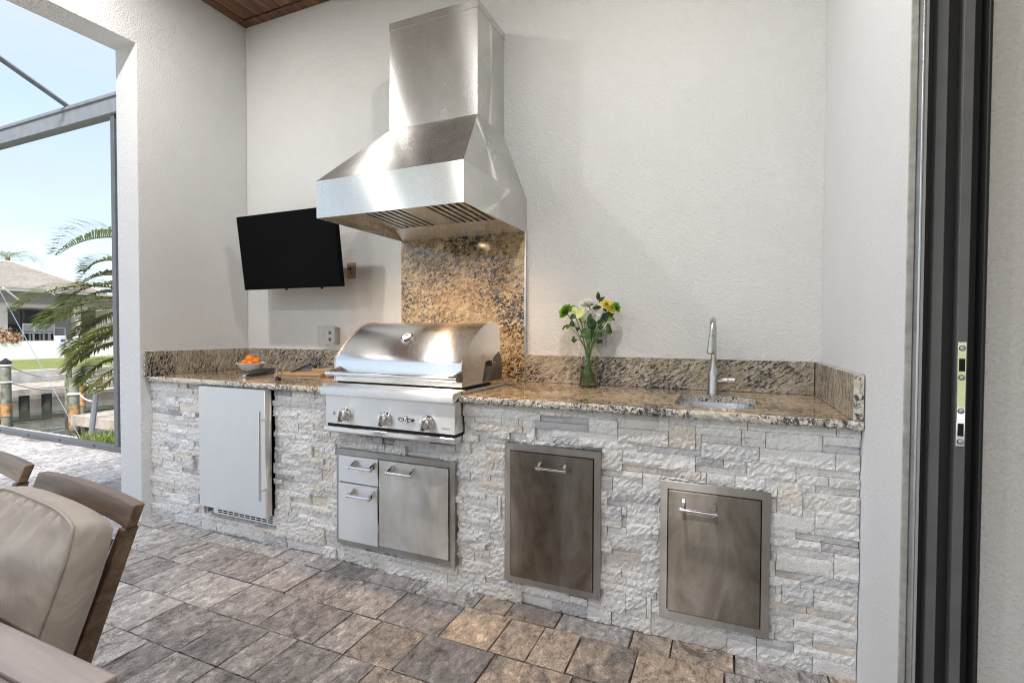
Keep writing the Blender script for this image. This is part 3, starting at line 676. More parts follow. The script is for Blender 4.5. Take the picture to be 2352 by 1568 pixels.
# ------------------------------------------------------------------ bar handles
def bar_handle(parent, x0, x1, z, yface, out=.042, rt=.0075, mat='chrome'):
    yb = yface-out
    h_ = MB().tube([(x0-.010, yb, z), (x1+.010, yb, z)], rt, 16).build('handle', mat, parent, smooth=45)
    for x in (x0, x1):
        MB().hexa([(x-.006, yface+.001, z-.002), (x+.006, yface+.001, z-.002), (x+.006, yface+.001, z+.030), (x-.006, yface+.001, z+.030),
                   (x-.006, yb-.004, z-.010), (x+.006, yb-.004, z-.010), (x+.006, yb-.004, z+.008), (x-.006, yb-.004, z+.008)]).build('handle_bracket', mat, h_, bevel=.0012, seg=1)
    for x in (x0-.007, x1+.007): MB().tube([(x-.004, yb, z), (x+.004, yb, z)], rt*1.25, 16).build('collar', mat, h_, smooth=45)
    return h_

def access_door(name, x0, x1, z0, z1, lab, cat, hx0, hx1, hz, mat, fmat, leaves=None):
    t = thing(name, ((x0+x1)/2, YS, z0), lab, cat)
    fw = .027; yf = YS-.012
    mb = MB()
    for b in ((x0, x1, z1-fw, z1), (x0, x1, z0, z0+fw), (x0, x0+fw, z0+fw, z1-fw), (x1-fw, x1, z0+fw, z1-fw)): mb.box(b[0], b[1], yf, YS+.02, b[2], b[3])
    mb.build('frame', fmat, t)
    box('recess', (x0+fw-.001, x1-fw+.001, YS+.004, YS+.02, z0+fw-.001, z1-fw+.001), 'dark_gap', t)
    for lx0, lx1, lz0, lz1, hh, mt in (leaves or [(x0+fw+.004, x1-fw-.004, z0+fw+.004, z1-fw-.004, (hx0, hx1, hz), mat)]):
        yfr = yf-.007
        d_ = box('door_panel', (lx0, lx1, yfr, YS+.003, lz0, lz1), mt, t, bevel=.0018, seg=2)
        bar_handle(d_, hh[0], hh[1], hh[2], yfr)
    return t
x0, x1, z0, z1 = -.9035, -.473, .1035, .7165
a, b = p_y(1236, 1075, 1.965), p_y(1294, 1083, 1.965)
access_door('trash_drawer', x0, x1, z0, z1, 'tall dull brown-grey steel pull-out door between drawers and low door', 'steel door', a.x, b.x, (a.z+b.z)/2, 'steel_stained_dimmed', 'steel_frame')
x0, x1, z0, z1 = -.236, .1485, .100, .631
a, b = p_y(1568, 1172, 1.965), p_y(1640, 1181, 1.965)
access_door('access_door', x0, x1, z0, z1, 'low square dark stained steel door under the bar sink', 'steel door', a.x, b.x, (a.z+b.z)/2, 'steel_stained_dimmed', 'steel_frame')
x0, x1, z0, z1 = -1.8625, -1.1585, .1075, .600
ym = 1.967
def hp(xa, ya, xb, yb): a = p_y(xa, ya, ym); b = p_y(xb, yb, ym); return (a.x, b.x, (a.z+b.z)/2)
xm2 = -1.590; zm2 = .431; fw = .027
leaves = [(x0+fw-.008, xm2-.004, zm2+.004, z1-fw-.004, hp(804, 1073, 848, 1080), 'steel_fridge'), (x0+fw-.010, xm2-.006, z0+fw-.003, zm2-.004, hp(799, 1139, 845, 1146), 'steel_fridge'),
          (xm2+.004, x1-fw-.004, z0+fw+.004, z1-fw-.004, hp(890, 1086, 940, 1094), 'steel_door')]
access_door('drawer_cabinet', x0, x1, z0, z1, 'steel cabinet below the grill with two small drawers beside a wide door', 'steel cabinet', 0, 0, 0, 'steel_door', 'steel_frame', leaves)

# ------------------------------------------------------------------ refrigerator
yfr = 1.985
a = p_y(456, 884, yfr); b = p_y(610, 1183, yfr); zt = .878
fr = thing('mini_fridge', ((a.x+b.x)/2, YS, .1), 'undercounter refrigerator with plain bright steel door and long bar handle', 'refrigerator')
box('door', (a.x, b.x, yfr, yfr+.045, .168, zt), 'steel_fridge', fr, bevel=.003)
box('cabinet', (a.x+.006, b.x-.004, 2.075, 2.6, .104, zt-.004), 'black_plastic', fr)
kp = box('kick_plate', (a.x+.035, b.x+.012, YS+.018, YS+.024, .106, .162), 'steel_fridge', fr)
mb = MB()
kx0, kx1 = a.x+.075, b.x-.006
for i in range(10):
    for j in range(4):
        xx = kx0+(kx1-kx0)*i/10; zz = .116+j*.0115; mb.box(xx, xx+(kx1-kx0)/10*.72, YS+.0165, YS+.0175, zz, zz+.0055)
kind(mb.build('vent_slots', 'dark_gap', kp), 'stuff')
ha, hb = p_y(596, 945, yfr-.045), p_y(597, 1150, yfr-.045); hxx = (ha.x+hb.x)/2
hd = MB().tube([(hxx, yfr-.045, hb.z), (hxx, yfr-.045, ha.z)], .0075, 16).build('handle', 'steel', fr, smooth=45)
for z in (ha.z-.05, hb.z+.05): MB().tube([(hxx, yfr-.045, z), (hxx, yfr+.002, z)], .0055, 12).build('handle_post', 'steel', hd, smooth=45)

# ------------------------------------------------------------------ grill
g = thing('gas_grill', (-1.51, 2.2, .72), 'built-in stainless gas grill with domed lid and three control knobs', 'grill')
LX0, LX1 = -1.925, -1.150
box('firebox', (-1.90, -1.16, 2.05, 2.54, .66, CT+.008), 'steel_dark', g)
mb = MB(); mb.box(-1.955, -1.128, 2.02, 2.575, CT+.0015, CT+.017); mb.build('base_flange', 'steel', g, bevel=.003)
prof = [(2.074, .945), (2.072, 1.052), (2.078, 1.066), (2.10, 1.09)]
for k_ in range(13):
    a_ = k_/12; y = 2.10+(2.40-2.10)*a_; z = 1.09+(1.256-1.09)*math.sin(a_*math.pi/2)**.92; prof.append((y, z)) if k_ else None
prof += [(2.44, 1.253), (2.470, 1.238), (2.488, 1.205), (2.497, 1.12), (2.508, .945)]
# lid skin: front and curved top, then solid side cheeks
MB().prism(prof, LX0+.004, LX1-.004, 'x').build('lid', 'steel', g, smooth=28)
for (xa, xb) in ((LX0, LX0+.0038), (LX1-.0038, LX1)):
    grow = [(y+(.004 if y > 2.3 else -.003), z+(.004 if z > 1.06 else 0)) for y, z in prof]
    MB().prism(grow, xa, xb, 'x').build('lid_cheek', 'steel', g)
# notched rear hinge plate on the right cheek
hpl = MB().prism([(2.285, .948), (2.315, 1.035), (2.325, 1.055), (2.365, 1.06), (2.385, 1.03), (2.405, 1.035), (2.412, 1.065), (2.48, 1.10), (2.515, 1.06), (2.520, .948)], LX1+.0005, LX1+.003, 'x').build('hinge_plate', 'steel_dark', g)
box('hinge_notch', (LX1+.0035, LX1+.0045, 2.328, 2.388, 1.030, 1.056), 'dark_gap', hpl)
MB().lathe([(.001, .006), (.005, .005), (.006, 0)], (LX1+.003, 2.418, 1.044), 12, mat=Matrix.Rotation(R(90), 3, 'Y')).build('hinge_screw', 'chrome', hpl, smooth=50)
# lower lid lip shadow line and front tray (bullnose)
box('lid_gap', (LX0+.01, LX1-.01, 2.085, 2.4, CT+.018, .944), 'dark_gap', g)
bn = [(1.947, .888), (1.944, .916), (1.948, .925), (1.956, .930), (2.060, .936), (2.060, .932), (2.02, .915), (1.96, .890)]
MB().prism(bn, -1.903, -1.128, 'x').build('front_shelf', 'steel_panel', g, smooth=35)
# control panel
MB().prism([(1.966, .742), (1.9655, .884), (1.972, .889), (2.05, .889), (2.05, .742)], GRX[0], GRX[1], 'x').build('control_panel', 'steel_panel', g, bevel=.0015, seg=1)
box('panel_gap', (GRX[0]+.006, GRX[1]-.003, 1.975, 2.05, .728, .7415), 'dark_gap', g)
MB().prism([(1.958, .700), (1.954, .706), (1.954, .724), (1.958, .728), (2.035, .728), (2.035, .700)], GRX[0]-.002, GRX[1]+.002, 'x').build('drip_tray', 'steel', g, bevel=.001, seg=1)
# lid handle
yh = 2.0
hA, hB = p_y(752, 857, yh), p_y(1040, 871, yh); hz = (hA.z+hB.z)/2
lh = MB().tube([(hA.x, yh, hz), (hB.x, yh, hz)], .0125, 20).build('lid_handle', 'steel', g, smooth=45)
for x, s_ in ((hA.x+.015, 1), (hB.x+.004, -1)):
    MB().hexa([(x-.007, 2.0735, hz-.02), (x+.007, 2.0735, hz-.02), (x+.007, 2.0735, hz+.034), (x-.007, 2.0735, hz+.034),
               (x-.007, yh-.004, hz-.016), (x+.007, yh-.004, hz-.016), (x+.007, yh-.004, hz+.014), (x-.007, yh-.004, hz+.014)]).build('handle_bracket', 'steel_dark', lh, bevel=.002, seg=1)
    MB().tube([(x-.02, yh, hz), (x+.02, yh, hz)], .0145, 20).build('handle_cap', 'chrome', lh, smooth=45)
# thermometer on the curved lid
def lid_frame(z):
    for (ya, za_), (yb_, zb_) in zip(prof, prof[1:]):
        if za_ <= z <= zb_ and ya >= 2.07:
            f = (z-za_)/max(1e-6, zb_-za_); y = ya+(yb_-ya)*f; return y, Vector((0, -(zb_-za_), (yb_-ya))).normalized()
    return 2.2, Vector((0, -.7, .7))
tz = 1.172; ty, tn = lid_frame(tz)
tx = p_y(936, 777, ty).x; q_ = tn.to_track_quat('Z', 'Y').to_matrix()
th = MB().lathe([(.030, -.006), (.036, .004), (.034, .010), (.027, .013), (.024, .010)], (tx, ty, tz), 28, mat=q_).build('thermometer', 'chrome', g, smooth=40)
MB().lathe([(.001, .0145), (.0238, .0145), (.0238, .009)], (tx, ty, tz), 24, mat=q_).build('dial', 'white_plastic', th)
MB().box(-.002, .016, -.0015, .0015, .0148, .0155, Matrix.Translation((tx, ty, tz)) @ q_.to_4x4() @ Matrix.Rotation(R(35), 4, 'Z')).build('needle', 'emblem_red', th)
MB().box(-.016, .004, .006, .012, .0148, .0152, Matrix.Translation((tx, ty, tz)) @ q_.to_4x4()).build('dial_band', 'dark_gap', th)
# knobs
ry = Matrix.Rotation(R(90), 3, 'X')
for (kx, ky) in ((794, 951), (886, 961), (983, 970)):
    c_ = p_y(kx, ky, 1.9655)
    kb = MB().lathe([(.036, .0), (.036, .004), (.031, .010), (.026, .012)], c_, 32, mat=ry).build('knob_bezel', 'chrome', g, smooth=40)
    mk = Matrix.Translation(c_) @ Matrix.Rotation(R(90), 4, 'X') @ Matrix.Rotation(R(-14), 4, 'Z')
    MB().lathe([(.0285, .012), (.029, .026), (.026, .036), (.018, .040), (.001, .041)], c_, 32, mat=ry).build('knob', 'steel', kb, smooth=40)
    pts = [(-.0065, -.036, .024), (.0065, -.036, .024), (.0085, .026, .024), (-.0085, .026, .024), (-.003, -.032, .052), (.003, -.032, .052), (.005, .020, .056), (-.005, .020, .056)]
    MB().hexa([mk @ Vector(p) for p in pts]).build('knob_grip', 'chrome', kb, bevel=.002, seg=2)
    for k_ in range(5):
        a_ = R(20+k_*35); MB().box(-.0016, .0016, .030, .0345, .0085, .0098, Matrix.Translation(c_) @ Matrix.Rotation(R(90), 4, 'X') @ Matrix.Rotation(a_-R(60), 4, 'Z')).build('tick', 'dark_gap', kb)
c_ = p_y(766, 947, 1.9655); MB().lathe([(.011, 0), (.011, .003), (.0085, .007), (.001, .008)], c_, 20, mat=ry).build('igniter_button', 'chrome', g, smooth=40)
c_ = p_y(933, 963, 1.9655)
em = MB().prism([(c_.x-.012, c_.z-.016), (c_.x+.012, c_.z-.016), (c_.x+.004, c_.z+.018), (c_.x-.004, c_.z+.018)], 1.957, 1.9652, 'y').build('emblem', 'chrome', g, bevel=.0015, seg=1)
MB().prism([(c_.x-.004, c_.z-.010), (c_.x+.004, c_.z-.010), (c_.x, c_.z+.004)], 1.9562, 1.9568, 'y').build('emblem_mark', 'emblem_red', em)
for s_ in (-1, 1):
    for q0, q1, zt_, mt in ((.010, .044, .0, 'black_plastic'), (.014, .036, .0, 'chrome')):
        hh_ = .0065 if mt == 'black_plastic' else .003
        y0_ = 1.960 if mt == 'black_plastic' else 1.9585
        MB().prism([(c_.x+s_*q0, c_.z-.008+(.0065-hh_)), (c_.x+s_*(q1-.006), c_.z-.008+(.0065-hh_)), (c_.x+s_*q1, c_.z-.008+.0065+hh_), (c_.x+s_*q0, c_.z-.008+.0065+hh_)], y0_, 1.9652, 'y').build('emblem_wing', mt, em)
mb = MB(); c_ = p_y(1024, 984, 1.9655)
for k_, w_ in enumerate((.004, .003, .004, .002, .004, .003, .004)): mb.box(c_.x-.022+k_*.0062, c_.x-.022+k_*.0062+w_, 1.9646, 1.9653, c_.z-.0015, c_.z+.0015)
mb.build('badge', 'dark_gap', g)

# ------------------------------------------------------------------ range hood
hd = thing('range_hood', (-1.535, YW, 1.79), 'large stainless pyramid range hood on the wall above the grill', 'range hood')
HX0, HX1, HY0, HZ0, HZ1 = -1.967, -1.100, 1.993, 1.792, 1.983
CX0, CX1, CY0, CZ0, CZ1 = -1.825, -1.250, 2.418, 2.377, 2.988
yb = YW-.003; T = .003
box('front_band', (HX0, HX1, HY0, HY0+T, HZ0, HZ1), 'steel_hood', hd)
for xa in (HX0, HX1-T):
    MB().box(xa, xa+T, HY0+T+.0004, yb, HZ0, HZ1).build('side_band', 'steel_hood', hd)
can = MB()
P8 = lambda ins: [Vector((HX0+ins, HY0+ins, HZ1+.0006)), Vector((HX1-ins, HY0+ins, HZ1+.0006)), Vector((HX1-ins, yb, HZ1+.0006)), Vector((HX0+ins, yb, HZ1+.0006)),
                  Vector((CX0+ins, CY0+ins, CZ0)), Vector((CX1-ins, CY0+ins, CZ0)), Vector((CX1-ins, yb, CZ0)), Vector((CX0+ins, yb, CZ0))]
a_, b_ = P8(0), P8(.004)
can.add(a_+b_, [(0, 1, 5, 4), (1, 2, 6, 5), (3, 0, 4, 7), (8, 12, 13, 9), (9, 13, 14, 10), (11, 15, 12, 8), (0, 8, 9, 1), (1, 9, 10, 2), (3, 11, 8, 0), (2, 10, 14, 6), (3, 7, 15, 11)])
can.build('canopy', 'steel_hood', hd)
ch = box('chimney', (CX0, CX1, CY0, yb, CZ0+.0006, CZ1-.045), 'steel_hood', hd, bevel=.001, seg=1)
box('chimney_collar', (CX0-.002, CX1+.002, CY0-.002, yb, CZ1-.0445, CZ1), 'steel_hood', ch, bevel=.001, seg=1)
# inside: filter plate, baffles, rear lip, lamps
fz0, fz1, fy0, fy1 = 1.872, 1.845, HY0+.06, 2.60
def fz(y): return fz0+(fz1-fz0)*(y-fy0)/(fy1-fy0)
fl = MB().hexa([(HX0+T, fy0, fz(fy0)+.03), (HX1-T, fy0, fz(fy0)+.03), (HX1-T, fy1, fz(fy1)+.03), (HX0+T, fy1, fz(fy1)+.03), (HX0+T, fy0, fz(fy0)+.034), (HX1-T, fy0, fz(fy0)+.034), (HX1-T, fy1, fz(fy1)+.034), (HX0+T, fy1, fz(fy1)+.034)]).build('filter_housing', 'dark_gap', hd)
def quadslab(name, x0, x1, ya, yb_, dz0, dz1, mat, par): return MB().hexa([(x0, ya, fz(ya)+dz0), (x1, ya, fz(ya)+dz0), (x1, yb_, fz(yb_)+dz0), (x0, yb_, fz(yb_)+dz0), (x0, ya, fz(ya)+dz1), (x1, ya, fz(ya)+dz1), (x1, yb_, fz(yb_)+dz1), (x0, yb_, fz(yb_)+dz1)]).build(name, mat, par)
fxa, fxb = HX0+.10, HX1-.10
quadslab('filter_rim', HX0+T, fxa, fy0, fy1, 0, .004, 'steel_hood', hd); quadslab('filter_rim', fxb, HX1-T, fy0, fy1, 0, .004, 'steel_hood', hd)
xmid0, xmid1 = -1.60, -1.47
quadslab('centre_plate', xmid0, xmid1, fy0, fy1, 0, .004, 'steel_hood', hd)
quadslab('filter_rim', fxa, fxb, fy0-.05, fy0, -.0005, .004, 'steel_hood', hd)
for (a0, b0) in ((fxa, xmid0), (xmid1, fxb)):
    n_ = 6
    for k_ in range(n_):
        x_ = a0+(b0-a0)*(k_+.25)/n_; quadslab('baffle', x_, x_+(b0-a0)/n_*.55, fy0+.002, fy1-.004, .003, .010, 'steel_hood', hd)
MB().hexa([(HX0+T+.001, fy1+.001, fz(fy1)), (HX1-T-.001, fy1+.001, fz(fy1)), (HX1-T-.001, yb-.03, HZ0+.004), (HX0+T+.001, yb-.03, HZ0+.004),
           (HX0+T+.001, fy1+.001, fz(fy1)+.003), (HX1-T-.001, fy1+.001, fz(fy1)+.003), (HX1-T-.001, yb-.001, HZ0+.007), (HX0+T+.001, yb-.001, HZ0+.007)]).build('rear_lip', 'steel_hood', hd)
for lx in (-1.74, -1.33):
    lp = MB().lathe([(.001, -.006), (.022, -.006), (.026, -.002), (.026, .004)], (lx, HY0+.042, 1.866), 20).build('hood_lamp', 'lamp_glow', hd)
    l = bpy.data.lights.new('lamp_beam', 'SPOT'); l.energy = 7; l.color = (1, .62, .32); l.spot_size = R(120); l.spot_blend = .9; l.shadow_soft_size = .025
    lo = bpy.data.objects.new('lamp_beam', l); col.objects.link(lo); lo.location = (lx, HY0+.042, 1.852); lo.rotation_euler = (R(22), 0, 0); lo.parent = hd; lo.matrix_parent_inverse = hd.matrix_world.inverted()

# ------------------------------------------------------------------ television
tvb, tvt = 2.514, 2.45
pbl, pbr = p_y(562, 667, tvb), p_y(784, 657, tvb); ptl = p_y(542, 499, tvt)
tv = thing('television', ((pbl.x+pbr.x)/2, YW, pbl.z), 'black flat television tilted down on the wall beside the hood', 'television')
x0, x1, z0, z1 = pbl.x, pbr.x, (pbl.z+pbr.z)/2, ptl.z
nv = Vector((0, -(z1-z0), tvt-tvb)).normalized()*-1
off = nv*-1
d_ = Vector((0, .035, .004))
MB().hexa([(x0, tvb, z0), (x1, tvb, z0), Vector((x1, tvb, z0))+d_, Vector((x0, tvb, z0))+d_, (x0, tvt, z1), (x1, tvt, z1), Vector((x1, tvt, z1))+d_, Vector((x0, tvt, z1))+d_]).build('casing', 'tv_black', tv, bevel=.003, seg=1)
s_ = .008; fv = lambda u, w: Vector((x0+(x1-x0)*u, tvb+(tvt-tvb)*w-.0015, z0+(z1-z0)*w-.0002))
MB().add([fv(.012, .02), fv(.988, .02), fv(.988, .98), fv(.012, .98)], [(0, 1, 2, 3)]).build('screen', 'tv_black', tv, fix=False)
for u in (.44, .80): MB().lathe([(.010, 0), (.008, -.008), (.001, -.009)], (x0+(x1-x0)*u, tvb+.015, z0), 12).build('sensor', 'tv_black', tv)
xm_ = (x0+x1)/2; zm_ = (z0+z1)/2
box('mount_plate', (xm_-.12, xm_+.12, YW-.012, YW-.001, zm_-.12, zm_+.12), 'black_plastic', tv)
MB().box(xm_-.04, xm_+.04, 2.51, YW-.0125, zm_-.03, zm_+.03).build('mount_arm', 'black_plastic', tv)

# ------------------------------------------------------------------ outlets
a, b = p_y(799, 604, YW), p_y(818, 640, YW)
ot = thing('wall_plate', ((a.x+b.x)/2, YW, b.z), 'small tan cable plate on the wall beside the television', 'wall plate')
box('plate', (a.x, b.x, YW-.007, YW-.0005, b.z, a.z), 'outlet_tan', ot, bevel=.002)
xm_ = (a.x+b.x)/2; hgt = a.z-b.z
MB().lathe([(.008, 0), (.008, .003), (.001, .003)], (xm_-.008, YW-.007, b.z+hgt*.62), 12, mat=ry).build('socket', 'dark_gap', ot); MB().lathe([(.004, 0), (.004, .003), (.001, .003)], (xm_+.004, YW-.007, b.z+hgt*.32), 12, mat=ry).build('socket', 'dark_gap', ot)
def cover(xa, ya, xb, yb_, lab):
    a, b = p_y(xa, ya, YW-.03), p_y(xb, yb_, YW-.03)
    t = thing('outlet_cover', ((a.x+b.x)/2, YW, b.z), lab, 'outlet cover')
    box('outlet', (a.x+.02, b.x-.02, YW-.012, YW-.0005, b.z+.02, a.z-.02), 'white_plastic', t, bevel=.002)
    box('hinge', (b.x-.008, b.x, YW-.05, YW-.002, b.z+.012, a.z-.012), 'grey_plastic', t, bevel=.002)
    MB().box(a.x, b.x-.013, YW-.062, YW-.013, b.z, a.z).build('bubble', 'clear_plastic', t, bevel=.012, seg=3, smooth=60)
    for f in (.33, .66): box('socket', ((a.x+b.x)/2-.013, (a.x+b.x)/2+.007, YW-.0135, YW-.0122, b.z+(a.z-b.z)*f-.012, b.z+(a.z-b.z)*f+.012), 'bronze_grey', t)
cover(738, 748, 774, 795, 'clear weatherproof outlet cover on the wall beside the grill lid')
cover(1360, 752, 1390, 800, 'clear weatherproof outlet cover on the wall behind the flower vase')

# ------------------------------------------------------------------ fruit bowl
bc = p_z(577, 853, CT); bc.z = CT+.0008
bw = MB(); n = 40; prof_b = [(.030, .0), (.045, .003), (.068, .018), (.086, .044), (.094, .060)]
def ringb(r, z, wob): return [(bc.x+(r*(1+wob*.05*math.cos(8*2*math.pi*k_/n)))*math.cos(2*math.pi*k_/n), bc.y+(r*(1+wob*.05*math.cos(8*2*math.pi*k_/n)))*math.sin(2*math.pi*k_/n), bc.z+z+wob*.005*math.cos(8*2*math.pi*k_/n)) for k_ in range(n)]
rg = [ringb(r, z, (z/.06)**1.5) for r, z in prof_b]+[ringb(r-.004, z+.002, (z/.06)**1.5) for r, z in reversed(prof_b)]
vs_ = [p for r_ in rg for p in r_]; fs_ = []
for i in range(len(rg)-1):
    for k_ in range(n): fs_.append((i*n+k_, i*n+(k_+1) % n, (i+1)*n+(k_+1) % n, (i+1)*n+k_))
fs_ += [tuple(range(n-1, -1, -1)), tuple(range((len(rg)-1)*n, len(rg)*n))]
tag(bw.add(vs_, fs_).build('fruit_bowl', 'ceramic', smooth=60), 'white scalloped ceramic bowl holding oranges on the granite', 'bowl')
for (dx, dy, dz, r_, lab) in ((-.006, -.002, .088, .034, 'topmost orange heaped in the middle of the white bowl'), (-.048, -.006, .060, .029, 'orange lying against the bowl rim toward the side wall'), (.040, .010, .070, .032, 'large orange against the bowl rim toward the grill'),
                         (-.014, -.040, .060, .029, 'orange at the front of the white bowl below the topmost one'), (.036, -.034, .058, .027, 'small orange low at the front rim of the bowl'), (.0, .042, .060, .029, 'orange at the back of the bowl toward the stucco wall')):
    mb = MB(); c_ = bc+Vector((dx, dy, dz)); prf = [(max(.0006, r_*math.sin(math.pi*k_/12)), -r_*.94*math.cos(math.pi*k_/12)) for k_ in range(13)]
    mb.lathe(prf, (0, 0, 0), 20); o = mb.build('orange', 'orange_peel', smooth=60); o.location = c_; o.rotation_euler = (random.random(), random.random(), random.random()); tag(o, lab, 'orange', 'oranges in the bowl')

# ------------------------------------------------------------------ grilling tools and boards
def board(name, cx_, cy_, L_, W_, rz, z, lab, legs):
    t = thing(name, (cx_, cy_, z), lab, 'cutting board', None, rz)
    nb = 5
    for i in range(nb):
        o = MB().box(-L_/2, L_/2, -W_/2+W_*i/nb+.0004, -W_/2+W_*(i+1)/nb-.0004, .0006, .016).build('strip', 'board_wood', None, bevel=.0012, seg=1); locchild(o, t)
    return t
c_ = p_z(700, 861, CT)
board('cutting_board', c_.x-.02, c_.y+.02, .34, .17, R(12), CT, 'wooden cutting board lying flat on the granite beside the grill', 0)
board('serving_board', c_.x+.12, c_.y+.14, .30, .15, R(-14), CT+.0165, 'wooden board stacked across the other one next to the grill', 0)
# tongs: two scalloped black arms joined at a spring end
def tongs(c0, c1, lab):
    c0 = Vector(c0); c1 = Vector(c1); d_ = (c1-c0); L_ = d_.length; u_ = d_.normalized(); s_ = Vector((-u_.y, u_.x, 0))
    t = thing('grill_tongs', c0, lab, 'tongs')
    for sg in (-1, 1):
        pts = []; w_ = []
        for k_ in range(15):
            f = k_/14; pts.append(c0+u_*L_*f+s_*sg*(.006+.036*math.sin(math.pi*min(1, f*1.0))*.75)+Vector((0, 0, .012+.016*math.sin(math.pi*f)*(.6 if sg > 0 else .35)))); w_.append(.006+.016*math.sin(math.pi*min(1, .08+f))**.7)
        ar = MB().tube(pts, w_, 8, True, .55).build('arm', 'black_plastic', t, smooth=50)
        if sg > 0:
            for k_ in (4, 6, 8, 10): MB().box(-.006, .006, -.0035, .0035, -.001, .0012, Matrix.Translation(pts[k_]+Vector((0, 0, w_[k_]*.9+.0005))) @ Matrix.Rotation(math.atan2(u_.y, u_.x), 4, 'Z')).build('rivet', 'chrome', ar)
    MB().tube([c0-u_*.035+Vector((0, 0, .012)), c0+u_*.03+Vector((0, 0, .014))], .0075, 10).build('pivot', 'chrome', t, smooth=45)
    MB().tube([c1-u_*.01+Vector((0, 0, .012)), c1+u_*.05+Vector((0, 0, .010))], [.006, .011], 8, True, .4).build('claw', 'chrome', t, smooth=45)
tongs(p_z(566, 866, CT), p_z(632, 850, CT), 'black handled grill tongs with scalloped arms lying by the fruit bowl')
# utensils standing spread open: steel fork and spatula blades with a black block grip
c_ = p_z(636, 874, CT)
ut = thing('steel_tongs', c_, 'open steel tongs with black grip standing up near the counter edge', 'tongs')
box('grip', (c_.x-.012, c_.x+.014, c_.y-.002, c_.y+.02, CT+.0008, CT+.026), 'black_plastic', ut, bevel=.003)
for (dx, top_) in ((-.012, (642, 838)), (.014, (657, 828))):
    pt = p_y(top_[0], top_[1], c_.y+.03)
    MB().tube([(c_.x+dx, c_.y+.01, CT+.018), (c_.x+dx*1.2+(pt.x-c_.x)*.5, c_.y+.018, CT+.02+(pt.z-CT)*.5), (pt.x, c_.y+.03, pt.z-.02), (pt.x+.006, c_.y+.03, pt.z)], [.0085, .009, .010, .005], 8, True, .35).build('blade', 'steel', ut, smooth=45)
a, b = p_z(655, 860, CT), p_z(748, 852, CT)
sp_ = thing('spatula', a, 'long steel spatula lying across the cutting boards with blue tipped handle', 'spatula')
zt_ = CT+.034
a = Vector((a.x+.03, a.y+.02, CT+.012)); b = Vector((b.x-.03, b.y-.02, zt_+.006)); md = a.lerp(b, .45); md.z = CT+.047
MB().tube([a, a.lerp(md, .6), md], [.010, .009, .006], 10, True, .6).build('handle', 'black_plastic', sp_, smooth=45)
MB().tube([md, md.lerp(b, .15)], .008, 10).build('sleeve', 'blue_print', sp_, smooth=45)
MB().tube([md.lerp(b, .15), md.lerp(b, .6), b], [.005, .010, .022], 10, True, .12).build('blade', 'steel', sp_, smooth=45)

# ------------------------------------------------------------------ vase of flowers
vc = p_z(1350, 889, CT); vc = Vector((vc.x*1.012, vc.y+.035, CT+.001)); S = .245
va = thing('glass_vase', vc, 'clear glass carafe vase half full of water on the granite', 'vase')
outp = [(.002, .0), (.044, .0), (.0495, .006), (.051, .02), (.0495, .075), (.046, .115), (.041, .150), (.034, .185), (.0315, .205), (.034, .222), (.041, .240), (.0435, .244)]
inp = [(max(.001, r_-.0028), z+(.006 if z < .01 else 0)) for r_, z in outp[1:]]
MB().lathe(outp+list(reversed(inp))+[(.002, .006)], vc, 36, closed=False).build('glass_body', 'glass', va, smooth=60)
wl = .118
win_ = [(.001, .0066)]+[(r_-.0002, z+.0006) for r_, z in inp if z < wl]+[(.0428, wl), (.001, wl)]
MB().lathe(win_, vc, 36).build('water', 'water_clear', va, smooth=40)
bq = thing('flower_bouquet', vc+Vector((0, 0, .02)), 'mixed bouquet of green, white and yellow blooms in the glass vase', 'flowers')
rb = random.Random(3)
def fpx(x, y, dy=0): x_ = (1780+x*.24234)*.69014; y_ = (940+y*.24234)*.69014; return p_y(x_, y_, vc.y+dy)
def leaf(name, base_, tip, wd, mat, par, curl=.15, nrm=None):
    base_, tip = Vector(base_), Vector(tip); d = tip-base_; L_ = d.length; u = d.normalized()
    n_ = Vector(nrm) if nrm is not None else Vector((rb.uniform(-.4, .4), -1, rb.uniform(-.3, .6)))
    s = u.cross(n_).normalized(); n_ = s.cross(u)
    vs, fs = [], []
    for k_ in range(7):
        f = k_/6; w_ = wd*math.sin(math.pi*min(1, .04+f*.96))**.75*(1-.25*f); c = base_+d*f+n_*curl*L_*math.sin(math.pi*f)
        vs += [c-s*w_+n_*w_*.35, c, c+s*w_+n_*w_*.35]
        if k_: o_ = (k_-1)*3; fs += [(o_, o_+1, o_+4, o_+3), (o_+1, o_+2, o_+5, o_+4)]
    return MB().add(vs, fs).build(name, mat, par, smooth=60, fix=False)
